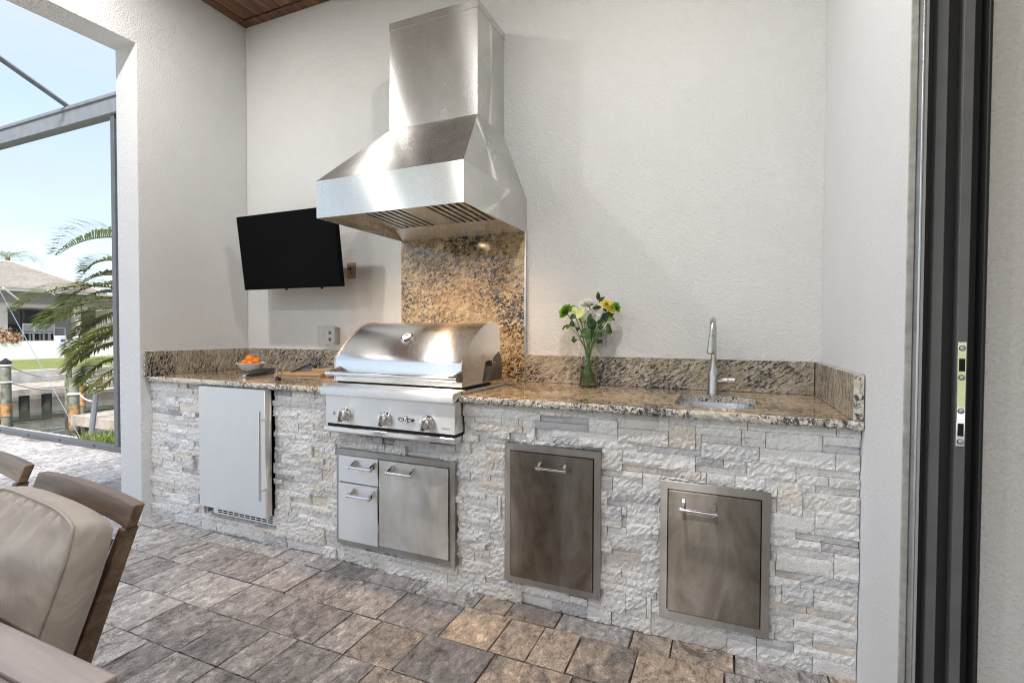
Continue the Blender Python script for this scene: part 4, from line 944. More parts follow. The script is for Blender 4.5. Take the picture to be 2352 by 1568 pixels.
def bloom(name, c, r, n, mat, par, axis, layers=3, width=.3, ruff=0.0):
    c = Vector(c); q = Vector(axis).normalized().to_track_quat('Z', 'Y').to_matrix(); mb = MB()
    for ly in range(layers):
        open_ = R(80-ly*62/max(1, layers-1)); rl = r*(1-.16*ly)
        for k_ in range(n):
            a_ = 2*math.pi*(k_+.5*ly)/n+rb.uniform(-.12, .12); oo = open_+rb.uniform(-.14, .14); l_ = rl*rb.uniform(.82, 1.08); wd = l_*width
            rad_ = Vector((math.cos(a_), math.sin(a_), 0)); sd_ = Vector((-math.sin(a_), math.cos(a_), 0)); up_ = Vector((0, 0, 1)); vs, fs = [], []
            for m_ in range(5):
                f = m_/4; p = rad_*l_*f*math.sin(oo)+up_*(l_*f*math.cos(oo)-.14*l_*f*f)
                w_ = wd*(math.sin(math.pi*min(.86, .12+f*.74))**.8); rz_ = ruff*r*rb.uniform(-1, 1)
                vs += [c+q@(p-sd_*w_+up_*rz_), c+q@(p+up_*w_*-.25), c+q@(p+sd_*w_-up_*rz_)]
                if m_: o_ = (m_-1)*3; fs += [(o_, o_+1, o_+4, o_+3), (o_+1, o_+2, o_+5, o_+4)]
            mb.add(vs, fs)
    return mb.build(name, mat, par, smooth=60, fix=False)
neck = vc+Vector((0, 0, .21))
def stem_to(p, r=.0028, side=0):
    p = Vector(p); k_ = Vector((neck.x+(p.x-vc.x)*.16, neck.y+(p.y-vc.y)*.2, neck.z)); b_ = vc+Vector((-(p.x-vc.x)*.28+rb.uniform(-.012, .012), rb.uniform(-.018, .018), .014))
    mid = k_.lerp(p, .5)+Vector((0, 0, .014)); return MB().tube([b_, b_.lerp(k_, .5)+Vector(((k_.x-b_.x)*.05, 0, 0)), k_, mid, p], [r, r, r, r*.9, r*.75], 7).build('stem', 'stem', bq, smooth=60)
F = [('green_bloom', fpx(420, 395, -.01), .047, 16, 'petal_green', (-.55, -.65, .5), 4, .36, .10), ('green_bloom', fpx(515, 370, .03), .036, 14, 'petal_green', (-.3, -.3, .8), 3, .36, .1),
     ('white_bloom', fpx(735, 315, .0), .066, 26, 'petal_white', (.05, -.35, .9), 4, .085, .02), ('yellow_bloom', fpx(985, 300, -.01), .036, 18, 'petal_yellow', (.35, -.6, .6), 4, .3, .08),
     ('yellow_bloom', fpx(1045, 345, .0), .033, 16, 'petal_yellow', (.7, -.5, .35), 4, .3, .08), ('green_bloom', fpx(1115, 340, .02), .033, 14, 'petal_green', (.8, -.3, .4), 3, .34, .1), ('white_bloom', fpx(800, 440, -.01), .038, 9, 'petal_white', (.3, -.9, .1), 2, .22, .03)]
for nm, c, r_, n_, mt, ax, ly, wd, rf in F:
    bl = bloom(nm, c, r_, n_, mt, bq, ax, ly, wd, rf); stem_to(Vector(c)-Vector(ax).normalized()*r_*.15)
    q = Vector(ax).normalized()
    for k_ in range(4): leaf('sepal', Vector(c)-q*.01, Vector(c)-q*.004+Vector((rb.uniform(-.03, .03), rb.uniform(-.02, .02), rb.uniform(-.02, .0))), .007, 'leaf', bl)
cl = MB(); c = fpx(630, 420, -.045)
ang = R(35); vs = [c]; 
for k_ in range(18):
    a_ = 2*math.pi*k_/18; x_ = .021*math.cos(a_); z_ = .030*math.sin(a_); vs.append(c+Vector((x_*math.cos(ang)+z_*math.sin(ang), -.010-.010*math.cos(a_), z_*math.cos(ang)-x_*math.sin(ang))))
o = cl.add(vs, [(0, 1+k_, 1+(k_+1) % 18) for k_ in range(18)]).build('spathe', 'calla', bq, smooth=60, fix=False)
MB().tube(vs[1:]+[vs[1]], .0016, 6).build('rim', 'calla_rim', o, smooth=60)
MB().tube([c+Vector((-.012, 0, -.02)), c+Vector((0, .01, -.05)), neck], [.006, .004, .003], 8).build('stem', 'stem', bq, smooth=60)
LV = [((868, 235), (866, 125), .013, 'leaf_dark'), ((880, 270), (970, 197), .012, 'leaf_dark'), ((790, 350), (912, 335), .015, 'leaf_dark'), ((740, 500), (820, 650), .03, 'leaf_dark'), ((660, 640), (760, 790), .03, 'leaf'), ((760, 700), (840, 720), .03, 'leaf'), ((700, 760), (690, 690), .032, 'leaf'),
      ((960, 520), (850, 555), .018, 'leaf'), ((900, 530), (1100, 400), .026, 'leaf_dark'), ((500, 520), (560, 610), .02, 'leaf'), ((490, 580), (430, 640), .014, 'petal_green'), ((450, 580), (378, 665), .009, 'leaf_dark'), ((1000, 560), (1060, 700), .016, 'leaf_dark'), ((990, 600), (1030, 715), .012, 'leaf'), ((1050, 480), (1105, 520), .007, 'leaf_dark'), ((1010, 510), (1070, 495), .014, 'petal_green'),
      ((640, 470), (660, 570), .018, 'calla'), ((570, 470), (480, 490), .02, 'leaf'), ((530, 330), (560, 450), .018, 'calla'), ((580, 790), (500, 790), .012, 'leaf'), ((560, 770), (535, 830), .011, 'leaf'), ((545, 775), (525, 740), .010, 'leaf'), ((840, 600), (800, 560), .02, 'leaf_dark'), ((950, 330), (985, 400), .014, 'leaf_dark'), ((620, 620), (560, 650), .012, 'leaf_dark'), ((760, 560), (770, 420), .016, 'leaf'), ((880, 640), (950, 590), .016, 'leaf_dark'), ((690, 560), (640, 520), .016, 'leaf'), ((560, 380), (610, 340), .014, 'calla')]
for (a_, b_, w_, mt) in LV: dy = rb.uniform(-.03, .02); leaf('leaf', fpx(*a_, dy), fpx(*b_, dy+rb.uniform(-.02, .02)), w_, mt, bq)
for p in ((866, 235), (460, 590), (570, 780), (1010, 580), (650, 420), (1080, 490)): stem_to(fpx(*p), .0018)

# ------------------------------------------------------------------ dining table, chairs
ZT = .74
tcn = p_z(272, 1548, ZT)
TX1, TY1, TX0, TY0 = tcn.x, tcn.y, tcn.x-2.1, tcn.y-1.05
tb = thing('dining_table', ((TX0+TX1)/2, (TY0+TY1)/2, 0), 'brown metal patio dining table with bordered top', 'table')
bw_ = .062
def tl(name, x0, x1, y0, y1, zt=ZT): return box(name, (x0, x1, y0, y1, zt-.034, zt), 'table_wood', tb, bevel=.004, seg=2)
tl('border_board', TX0, TX1, TY1-bw_, TY1); tl('border_board', TX0, TX1, TY0, TY0+bw_); tl('border_board', TX1-bw_, TX1, TY0+bw_+.003, TY1-bw_-.003); tl('border_board', TX0, TX0+bw_, TY0+bw_+.003, TY1-bw_-.003)
nb = 3; wx = (TX1-TX0-2*bw_-.006)/nb
for i in range(nb): tl('top_panel', TX0+bw_+.003+wx*i, TX0+bw_+wx*(i+1), TY0+bw_+.003, TY1-bw_-.003, ZT-.002)
for sx in (TX0+.03, TX1-.10):
    for sy in (TY0+.03, TY1-.10): box('leg', (sx, sx+.07, sy, sy+.07, .0, ZT-.035), 'chair_wood', tb, bevel=.004)
for b in ((TX0+.1, TX1-.1, TY0+.04, TY0+.07), (TX0+.1, TX1-.1, TY1-.07, TY1-.04)): box('apron', (*b, ZT-.10, ZT-.035), 'chair_wood', tb)
def make_chair(cushion):
    t = thing('dining_chair', (0, 0, 0), 'x', 'chair')
    def loc(mb, name, mat, **k): return locchild(mb.build(name, mat, None, **k), t)
    W2 = .235; ztop = .85
    def yb_(z): return .02+(z-.40)*.36     # back leans away from the sitter
    # curved top rail
    n_ = 12; vs, fs = [], []
    for i in range(n_+1):
        u = -1+2*i/n_; x = u*W2*1.04; bow = .012*(1-u*u); zt_ = ztop+.002*(1-u*u)
        for (dy, z) in ((-.011, zt_-.044), (-.011, zt_), (.011, zt_-.001), (.010, zt_-.045)): vs.append((x, yb_(z)+dy+bow, z))
    for i in range(n_):
        for j in range(4): fs.append((i*4+j, i*4+(j+1) % 4, (i+1)*4+(j+1) % 4, (i+1)*4+j))
    fs += [(3, 2, 1, 0), (n_*4, n_*4+1, n_*4+2, n_*4+3)]
    loc(MB().add(vs, fs), 'top_rail', 'chair_wood', bevel=.004, seg=2)
    for s_ in (-1, 1):
        x = s_*(W2-.006)
        mb = MB().hexa([(x-.013, yb_(.40)-.02, .40), (x+.013, yb_(.40)-.02, .40), (x+.013, yb_(.40)+.02, .40), (x-.013, yb_(.40)+.02, .40), (x-.012, yb_(.805)-.012, .805), (x+.012, yb_(.805)-.012, .805), (x+.012, yb_(.805)+.016, .805), (x-.012, yb_(.805)+.016, .805)])
        loc(mb, 'back_post', 'chair_wood', bevel=.003)
        mb = MB().hexa([(x-.017, .11, 0), (x+.017, .11, 0), (x+.017, .145, 0), (x-.017, .145, 0), (x-.019, .0, .399), (x+.019, .0, .399), (x+.019, .045, .399), (x-.019, .045, .399)]); loc(mb, 'rear_leg', 'chair_wood', bevel=.003)
        loc(MB().box(x-.02, x+.02, -.47, -.43, 0, .40), 'front_leg', 'chair_wood', bevel=.003)
        loc(MB().box(x-.014, x+.014, -.43, .0, .35, .40), 'side_rail', 'chair_wood', bevel=.003)
    for u in (-.55, -.18, .18, .55):
        x = u*W2; mb = MB().hexa([(x-.022, yb_(.42)-.006, .42), (x+.022, yb_(.42)-.006, .42), (x+.022, yb_(.42)+.006, .42), (x-.022, yb_(.42)+.006, .42), (x-.022, yb_(.76)+.012, .76), (x+.022, yb_(.76)+.012, .76), (x+.022, yb_(.76)+.024, .76), (x-.022, yb_(.76)+.024, .76)]); loc(mb, 'slat', 'chair_wood', bevel=.002, seg=1)
    loc(MB().box(-W2+.015, W2-.015, -.455, -.435, .34, .40), 'front_rail', 'chair_wood', bevel=.003)
    for i in range(6): loc(MB().box(-W2+.02, W2-.02, -.42+i*.072, -.42+i*.072+.06, .385, .40), 'seat_slat', 'chair_wood', bevel=.002, seg=1)
    if cushion:
        def pillow(name, hx, hy, hz, M4, fold):
            nx, ny = 26, 26; vs, fs = [], []
            def pt(u, v, s):
                e = 1-max(abs(u), abs(v))**6
                ru = hx*u*(1-.09*abs(v)**4); rv = hy*v*(1-.09*abs(u)**4)
                puff = (1-abs(u)**2.6)*(1-abs(v)**2.6)
                thick = hz*(.5+.5*puff)
                wr = 0
                if s > 0:
                    edge = max(0, (abs(v)-.55)/.45); edge2 = max(0, (abs(u)-.6)/.4)
                    wr = fold*(math.sin(u*46+2*math.sin(u*9+v*3))*edge**1.0*.55*(1-abs(u)**8)+.9*noise.noise(Vector((u*1.6+v*1.1, v*2.4-u*1.4, 3.1)))*(1-edge)+.5*noise.noise(Vector((u*3.5-v*3, v*1.5, 9.0)))*edge2)*(1-max(abs(u), abs(v))**12)
                return M4 @ Vector((ru, rv, s*thick+wr))
            for s in (1, -1):
                for i in range(nx+1):
                    for j in range(ny+1): vs.append(pt(-1+2*i/nx, -1+2*j/ny, s))
            K = (nx+1)*(ny+1)
            for i in range(nx):
                for j in range(ny):
                    a = i*(ny+1)+j; b = a+ny+1; fs.append((a, b, b+1, a+1)); fs.append((K+a, K+a+1, K+b+1, K+b))
            ring = [i*(ny+1) for i in range(nx+1)]+[nx*(ny+1)+j for j in range(1, ny+1)]+[i*(ny+1)+ny for i in range(nx-1, -1, -1)]+[j for j in range(ny-1, 0, -1)]
            prevr = ring; cen = M4.translation
            for sp_ in (.25, .5, .75, 1.0):
                if sp_ < 1:
                    cur = []
                    for a in ring:
                        p = Vector(vs[a]).lerp(Vector(vs[K+a]), sp_); d_ = (M4.to_3x3().inverted() @ (p-cen)); d_.z = 0; p += (M4.to_3x3() @ d_.normalized())*.011*math.sin(math.pi*sp_); cur.append(len(vs)); vs.append(p)
                else: cur = [K+a for a in ring]
                for a, b, c, d in zip(prevr, prevr[1:]+prevr[:1], cur[1:]+cur[:1], cur): fs.append((a, d, c, b))
                prevr = cur
            o = locchild(MB().add(vs, fs).build(name, 'cushion_fabric', None, smooth=55), t)
            pp = [Vector(vs[a]) for a in ring]; pp = [p+(p-M4.translation).normalized()*.001 for p in pp]
            pi_ = MB().tube(pp+[pp[0]], .0035, 6, False).build('piping', 'cushion_fabric', None, smooth=60); pi_.parent = o
            return o
        ang = math.atan(.36)
        Mb = Matrix.Translation((.012, yb_(.64)-.068, .632)) @ Matrix.Rotation(R(90)-ang, 4, 'X')
        pillow('back_cushion', .240, .222, .070, Mb, .022)
        Ms = Matrix.Translation((0, -.235, .452)); pillow('seat_cushion', .222, .215, .048, Ms, .006)
    return t
ch1 = make_chair(True); ch2 = make_chair(False)
r1 = p_z(322, 1157, .85); a1 = R(-6)
def place(ch, right_end, ang):
    off = Matrix.Rotation(ang, 3, 'Z') @ Vector((.244, .182, 0)); ch.location = (right_end.x-off.x, right_end.y-off.y, 0); ch.rotation_euler = (0, 0, ang)
place(ch1, r1, a1); tag(ch1, 'brown patio chair with thick beige cushion tucked at the table', 'chair', 'patio dining chairs')
r2 = p_z(70, 1067, .85); place(ch2, r2, R(-5)); tag(ch2, 'bare brown patio chair without cushion next to the cushioned one', 'chair', 'patio dining chairs')
# tray on the table, a corner of it shows
c_ = p_z(-12, 1432, ZT)
tr = thing('serving_tray', (c_.x-.178, c_.y-.1, ZT), 'wooden tray with rope handle on the patio table', 'tray')
cx_, cy_ = c_.x-.178, c_.y-.1
box('base', (cx_-.17, cx_+.17, cy_-.11, cy_+.11, ZT+.0008, ZT+.012), 'wood_tray', tr, bevel=.002)
for b in ((cx_-.17, cx_+.17, cy_-.11, cy_-.098), (cx_-.17, cx_+.17, cy_+.098, cy_+.11), (cx_-.17, cx_-.158, cy_-.097, cy_+.097), (cx_+.158, cx_+.17, cy_-.097, cy_+.097)): box('side', (*b, ZT+.0125, ZT+.035), 'wood_tray', tr)
MB().tube([(cx_+.172, cy_-.05, ZT+.028), (cx_+.178, cy_-.03, ZT+.052), (cx_+.178, cy_+.03, ZT+.052), (cx_+.172, cy_+.05, ZT+.028)], .008, 8).build('rope_handle', 'rope', tr, smooth=60)

# ------------------------------------------------------------------ across the canal
WX = -34.0; HXF = -40.0
fwt = p_x(*c1(300, 1327), WX).z
t = box('garden_wall', (WX-.25, WX, -10, 40, -.5, fwt), 'white_paint', bevel=.02); tag(t, 'long white retaining wall at the top of the far lawn', 'wall')
zsl = p_x(*c1(300, 1297), HXF).z
t = box('house_terrace', (-48, WX-.26, -8, 42, -.5, zsl), 'concrete'); tag(t, 'raised terrace in front of the neighbour house behind the white wall', 'terrace')
hs = thing('neighbour_house', (-44, 16, zsl), 'beige single storey house with tiled hip roof across the canal', 'house')
def hy(cx_, X=HXF): return p_x(*c1(cx_, 1000), X).y
zl = p_x(*c1(300, 835), HXF).z; zs = p_x(*c1(300, 780), HXF).z; ze = p_x(*c1(100, 560), HXF+1.2).z
yw0, yw1 = hy(105), hy(1015); yc1 = hy(1110); yend = hy(2100)
box('wall', (HXF-.3, HXF, -2, yw0, zsl, zs), 'beige_paint', hs); box('wall', (HXF-.301, HXF-.001, yw0, yw1, zl, zs), 'beige_paint', hs); box('wall', (HXF-.3, HXF, yw1, yc1, zsl, zs), 'beige_paint', hs)
box('wall', (HXF-.3, HXF, hy(1320), yend, zsl, zs), 'beige_paint', hs); box('wall', (HXF-.301, HXF-.001, yc1, hy(1320), zl, zs), 'beige_paint', hs)
box('porch_back_wall', (HXF-3.4, HXF-3.2, yw0-1, yend, zsl, zs), 'beige_paint', hs)
ym1 = hy(715, HXF-3.2)
d_ = box('sliding_door', (HXF-3.19, HXF-3.12, p_x(*c1(105, 1000), HXF-3.15).y-.2, ym1, zsl, zl-.05), 'house_glass', hs)
for f in (.0, .33, .66, .985):
    yq = p_x(*c1(105, 1000), HXF-3.15).y-.2; yq = yq+(ym1-yq)*f; box('mullion', (HXF-3.119, HXF-3.08, yq, yq+.07, zsl, zl-.05), 'bronze_dark', d_)
box('window', (HXF-.2, HXF-.15, yc1+.05, hy(1320)-.05, zsl+.9, zl-.05), 'house_glass', hs)
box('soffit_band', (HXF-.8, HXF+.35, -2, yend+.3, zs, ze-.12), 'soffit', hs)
box('gutter', (HXF+.36, HXF+1.2, -2, yend+.9, ze-.16, ze), 'beige_paint', hs)
for (p, q) in (((45, 565), (268, 738)), ((660, 600), (745, 660))): MB().tube([p_x(*c1(*p), HXF+1.5), p_x(*c1(*q), HXF+.6)], .05, 5).build('cage_brace', 'white_paint', hs)
rzt = p_x(*c1(100, 228), HXF-6.5).z; ryr = p_x(*c1(215, 240), HXF-6.5).y; ye = p_x(*c1(1420, 600), HXF+1.2).y
rf = MB(); NRW = 22
for i in range(NRW):
    f0, f1 = i/NRW, (i+1)/NRW
    xa, xb = HXF+1.25+(-7.75)*f0, HXF+1.25+(-7.75)*f1; za_, zb_ = ze+(rzt-ze)*f0, ze+(rzt-ze)*f1; ya_, yb2 = ye+(ryr-ye)*f0, ye+(ryr-ye)*f1
    rf.hexa([(xa, -4, za_), (xa, ya_, za_), (xb, yb2, zb_-.02), (xb, -4, zb_-.02), (xa, -4, za_+.10), (xa, ya_, za_+.10), (xb, yb2, zb_+.01), (xb, -4, zb_+.01)])
    rf.hexa([(xa-.02, ya_, za_), (xb, yb2, zb_), (-46.5-7.5*(1-f1), yb2, zb_), (-46.5-7.5*(1-f0), ya_, za_), (xa-.02, ya_, za_+.08), (xb, yb2, zb_+.01), (-46.5-7.5*(1-f1), yb2, zb_+.01), (-46.5-7.5*(1-f0), ya_, za_+.08)])
ro = rf.build('roof', 'roof_tile', hs)
MB().tube([(HXF+1.25, ye, ze+.1), (HXF-6.5, ryr, rzt+.08)], .14, 6).build('hip_ridge', 'roof_tile', ro)
MB().tube([(HXF-6.5, -4, rzt+.06), (HXF-6.5, ryr, rzt+.06)], .14, 6).build('ridge_cap', 'roof_tile', ro)
def far_chair(y, X, lab):
    t = thing('terrace_chair', (X, y, zsl), lab, 'chair', 'chairs on the far terrace'); w = .30
    for sx in (-.22, .22):
        for sy in (-w, w-.05): box('leg', (X+sx-.025, X+sx+.025, y+sy, y+sy+.05, zsl, zsl+.46), 'white_plastic', t)
    box('seat', (X-.26, X+.26, y-w, y+w, zsl+.46, zsl+.52), 'white_plastic', t)
    for sy in (-w, w-.05): box('back_post', (X+.22, X+.27, y+sy, y+sy+.05, zsl+.521, zsl+1.02), 'white_plastic', t)
    box('back_top', (X+.22, X+.27, y-w, y+w, zsl+1.021, zsl+1.08), 'white_plastic', t); box('back_panel', (X+.235, X+.255, y-w+.051, y+w-.051, zsl+.56, zsl+1.02), 'grey_plastic', t)
for cx_, w_ in ((360, 'white chair on the far terrace farthest from the white table'), (500, 'middle white chair of the three on the far terrace'), (640, 'white chair on the far terrace right beside the white table')): far_chair(hy(cx_, HXF-1.2), HXF-1.2, w_)
yt = hy(745, HXF-1.6)
t = thing('terrace_table', (HXF-1.6, yt, zsl), 'white table beside the chairs on the far terrace', 'table'); box('top', (HXF-2.0, HXF-1.2, yt-.55, yt+.45, zsl+.78, zsl+.84), 'white_plastic', t)
for sy in (-.5, .38): box('leg', (HXF-1.3, HXF-1.22, yt+sy, yt+sy+.07, zsl, zsl+.78), 'white_plastic', t)
# shrub by the far wall
def blob_shrub(name, c, r, n, mat, lab):
    mb = MB(); rr_ = random.Random(4)
    for _ in range(n):
        d = Vector((rr_.gauss(0, 1), rr_.gauss(0, 1), abs(rr_.gauss(0, 1))*.8)).normalized()*r*rr_.uniform(.5, 1); p = Vector(c)+d; a = Vector((rr_.gauss(0, 1), rr_.gauss(0, 1), rr_.gauss(0, 1))).normalized(); b = a.cross(d).normalized(); s = r*.13
        mb.add([p-a*s, p+b*s*.5, p+a*s, p-b*s*.5], [(0, 1, 2, 3)])
    t = thing(name, c, lab, 'shrub'); mb.build('foliage', mat, t, fix=False); MB().tube([c, Vector(c)+Vector((0, 0, r*.6))], .05, 6).build('stem', 'palm_trunk', t)
blob_shrub('shrub', p_x(*c1(5, 1320), WX-.8), .9, 420, 'hedge', 'reddish brown shrub behind the white retaining wall')
# far dock along the other bank
dk = thing('far_dock', (-26.5, 9, -1.15), 'weathered wooden dock along the far bank of the canal', 'dock')
zd = -1.15
ya_ = -6; i = 0
box('deck', (-27.8, -25.0, -12, 50, zd-.10, zd-.03), 'dock_dark', dk)
mb = MB(); y = 2.0
while y < 28: mb.box(-27.8, -25.0, y, y+.135, zd-.029, zd+.006+random.uniform(-.006, .006)); y += .15
kind(mb.build('deck_boards', 'dock_wood', dk), 'stuff')
box('fascia', (-24.99, -24.9, -12, 50, zd-.22, zd+.02), 'dock_wood', dk)
for y in (p_x(*c2(330, 600), -25.2).y, p_x(*c2(640, 600), -25.2).y, p_x(*c2(20, 600), -25.2).y-.5, 18.5, 22): MB().tube([(-25.2, y, -2.9), (-25.2, y, zd-.10)], .16, 9).build('pile', 'dock_dark', dk)
# mooring piles
def pile(cx_, X, top_cy, rust, lab, cap=False, r=.12):
    b = p_x(*c2(cx_, 900), X); tz_ = p_x(*c2(cx_, top_cy), X).z
    t = thing('mooring_pile', (X, b.y, -1.9), lab, 'pile', 'mooring piles in the canal')
    MB().tube([(X, b.y, -3.2), (X, b.y, tz_)], [r*1.05, r*.95], 14).build('shaft', 'piling', t, smooth=50)
    for (za_, zb_) in rust: MB().tube([(X, b.y, za_), (X, b.y, zb_)], r*1.075, 14).build('rust_band', 'piling_rust', t, smooth=50)
    MB().tube([(X, b.y, -2.3), (X, b.y, -1.62)], r*1.09, 14).build('waterline_band', 'dock_dark', t, smooth=50)
    if cap: MB().lathe([(r*1.12, 0), (r*1.12, .05), (.01, .16)], (X, b.y, tz_), 16).build('cap', 'black_plastic', t)
    return Vector((X, b.y, tz_))
P1 = pile(90, -19.4, 245, [(-1.35, -.98)], 'capped canal pile with black cone top and ropes tied round', True)
PA = pile(945, -20.6, 45, [], 'tall plain canal pile carrying a white lift box', False, .10)
PB = pile(1022, -16.9, 440, [(-1.55, -.95)], 'rust stained canal pile at the end of the near dock', False)
PC = pile(1125, -19.1, 330, [(-1.3, -.35)], 'orange rusted canal pile behind the near dock', False, .10)
def rope(name, a, b, sag, lab, r=.018, mat='rope'):
    a, b = Vector(a), Vector(b); pts = [a.lerp(b, k_/10)-Vector((0, 0, sag*math.sin(math.pi*k_/10))) for k_ in range(11)]
    return tag(MB().tube(pts, r, 7).build(name, mat, None, smooth=60), lab, 'rope', 'ropes between the canal piles')
rope('rope', P1+Vector((.13, 0, -.06)), PA+Vector((0, 0, -.82)), .2, 'upper white rope sagging between two canal piles over the lawn')
rope('rope', P1+Vector((.13, 0, -.55)), PA+Vector((0, 0, -1.32)), .12, 'lower white rope between the capped pile and the lift pile')
e1 = p_x(*c2(1600, 575), -10.4); e2 = p_x(*c2(1600, 655), -10.4)
rope('rope', PB+Vector((0, .15, -.10)), e1, .12, 'white rope from the rust stained pile over the near dock')
rope('rope', PB+Vector((.1, .1, -.48)), p_x(*c2(1310, 770), -9.4), .05, 'thick white rope sagging to the leaning dock post')
for z, w_ in ((-.06, 'upper coil of white rope just under the black pile cap'), (-.55, 'lower coil of white rope halfway down the capped pile')): tag(MB().lathe([(.125, -.03), (.15, 0), (.125, .03)], P1+Vector((0, 0, z)), 16).build('rope_wrap', 'rope', None, smooth=60), w_, 'rope', 'rope coils')
MB_ = MB().lathe([(.125, -.045), (.165, 0), (.125, .045)], PB+Vector((0, 0, -.46)), 16).build('rope_wrap', 'rope', None, smooth=60); tag(MB_, 'thick coil of white rope on the rust stained pile', 'rope')
# boat lift boxes
def liftbox(ca, cb, X, lab):
    a, b = p_x(*c1(*ca), X), p_x(*c1(*cb), X)
    t = thing('lift_box', (X, (a.y+b.y)/2, b.z), lab, 'lift box')
    box('housing', (X-.28, X, a.y, b.y, b.z, a.z), 'white_plastic', t, bevel=.03)
    h_ = a.z-b.z; box('blue_label', (X+.001, X+.006, a.y+.06, b.y-.06, b.z+h_*.36, b.z+h_*.60), 'blue_print', t)
    return a, b
a, b = liftbox((803, 1225), (918, 1350), -20.3, 'white boat lift motor box with blue label at the tall pile')
a2, b2 = liftbox((1062, 1235), (1186, 1345), -19.6, 'white boat lift motor box with blue label among the palm fronds')
t = box('lift_beam', (-20.5, -20.3, b.y+.001, a2.y, b.z+.05, b.z+.2), 'white_plastic'); tag(t, 'white beam joining the two boat lift boxes', 'lift beam')
t = MB().tube([((-19.75), (a2.y+b2.y)/2, a2.z), (-19.75, (a2.y+b2.y)/2, a2.z+.55)], .08, 8).build('lift_post', 'white_plastic'); tag(t, 'short white post standing on the boat lift box', 'post')
# near dock with leaning post
zn = -1.15
nd = thing('near_dock', (-14, 8, zn), 'grey plank dock on the near bank behind the palm', 'dock')
pa = p_z(*c2(1005, 960), zn)
y = pa.y; nbd = 0
yd = pa.y
box('end_beam', (pa.x, pa.x+5, yd-.06, yd+.06, zn-.25, zn+.02), 'dock_wood', nd, bevel=.01)
while y < yd+7.0:
    box('deck_board', (pa.x, pa.x+5, y+.07, y+.07+.14, zn-.03, zn+.012+random.uniform(-.006, .006)), 'dock_wood', nd); y += .16
for x_ in (pa.x+.3, pa.x+2.2, pa.x+4.2): MB().tube([(x_, yd+.2, -3.0), (x_, yd+.2, zn-.04)], .1, 8).build('dock_pile', 'dock_dark', nd)
a, b = p_x(*c2(1240, 1330), -8.0), p_x(*c2(1325, 625), -8.1)
t = MB().tube([a, b], .035, 8).build('leaning_post', 'cage_grey'); tag(t, 'leaning grey metal post at the near bank', 'post')
a, b = p_x(*c1(-40, 540), -13.2), p_x(*c2(1120, 1300), -9.5)
t = MB().tube([a, b], .006, 6).build('guy_wire', 'aluminium'); tag(t, 'thin taut steel cable slanting across the canal view', 'cable')
# grass tuft by the cage
def tuft(name, c, sx, sy, n, hgt, lab):
    mb = MB(); rr_ = random.Random(8)
    for _ in range(n):
        p = Vector((c[0]+rr_.uniform(-sx, sx), c[1]+rr_.uniform(-sy, sy), c[2])); h_ = hgt*rr_.uniform(.5, 1.2); d = Vector((rr_.gauss(0, .4), rr_.gauss(0, .4), 1)).normalized(); s = Vector((rr_.gauss(0, 1), rr_.gauss(0, 1), 0)).normalized()*.008
        mb.add([p-s, p+s, p+d*h_*.6+s*.7, p+d*h_+Vector((d.x, d.y, 0))*h_*.3, p+d*h_*.6-s*.7], [(0, 1, 2, 4), (4, 2, 3)])
    o = mb.build(name, 'grass_blade', None, fix=False); kind(o, 'stuff'); return tag(o, lab, 'grass')
gp = p_z(*c2(1420, 1330), -.14); tuft('grass', (-6.2, 3.75, -.14), .78, .5, 2400, .17, 'rough yellow green grass growing along the canal edge')

# ------------------------------------------------------------------ palms
def frond(p0, d0, L_, droop, wl_, mat, par, name='frond', n=34, twist=0, up=.28):
    rr_ = random.Random(int(L_*1000+p0[0]*77+d0[2]*999)); p = Vector(p0); d = Vector(d0).normalized(); pts = [p.copy()]; ds = [d.copy()]
    for k_ in range(16): d = (d+Vector((0, 0, -droop/16*(.4+1.2*k_/16)))).normalized(); p = p+d*L_/16; pts.append(p.copy()); ds.append(d.copy())
    r_ = MB().tube(pts, [.012*(1-k_/17)+.002 for k_ in range(17)], 6).build(name, 'palm_rachis', par, smooth=60)
    mb = MB()
    for k_ in range(n):
        f = .12+.88*k_/(n-1); q = f*16; i = min(15, int(q)); c = pts[i].lerp(pts[i+1], q-i); t_ = ds[i]; sd_ = t_.cross(Vector((0, 0, 1))).normalized(); up_ = sd_.cross(t_)
        ll = wl_*(math.sin(math.pi*(.10+.80*f))**.7)*(1-.35*f)
        for s in (-1, 1):
            dr = (t_*(.55+.5*f)+sd_*s*(.95-.35*f)+up_*(up+twist*s)+Vector((rr_.gauss(0, .05), rr_.gauss(0, .05), rr_.gauss(0, .05)))).normalized(); l2 = ll*rr_.uniform(.85, 1.1); wv = dr.cross(up_).normalized()*.013
            a = c; m_ = c+dr*l2*.5; e = c+dr*l2+Vector((0, 0, -l2*.28))
            mb.add([a-wv*.5, a+wv*.5, m_+wv+Vector((0, 0, -l2*.03)), m_-wv+Vector((0, 0, -l2*.03)), e], [(0, 1, 2, 3), (3, 2, 4)])
    l_ = mb.build('leaflets', mat, r_, fix=False); return r_
pb = Vector((-6.55, 4.15, -.14))
palm = thing('areca_palm', pb, 'clumping palm with arching fronds beside the screen cage', 'palm')
for (dx, dy, hh) in ((0, 0, 1.75), (.25, .2, 1.3), (.1, -.12, .9), (.35, -.05, 1.5), (-.05, .25, .7)):
    MB().tube([pb+Vector((dx*.5, dy*.5, 0)), pb+Vector((dx*.9, dy*.9, hh*.5)), pb+Vector((dx*1.2, dy*1.2, hh))], [.06, .05, .04], 9).build('trunk', 'palm_trunk', palm, smooth=60)
Tn = Vector((-_r.x, -_r.y, 0)); Dp = Vector((_f.x, _f.y, 0)).normalized()
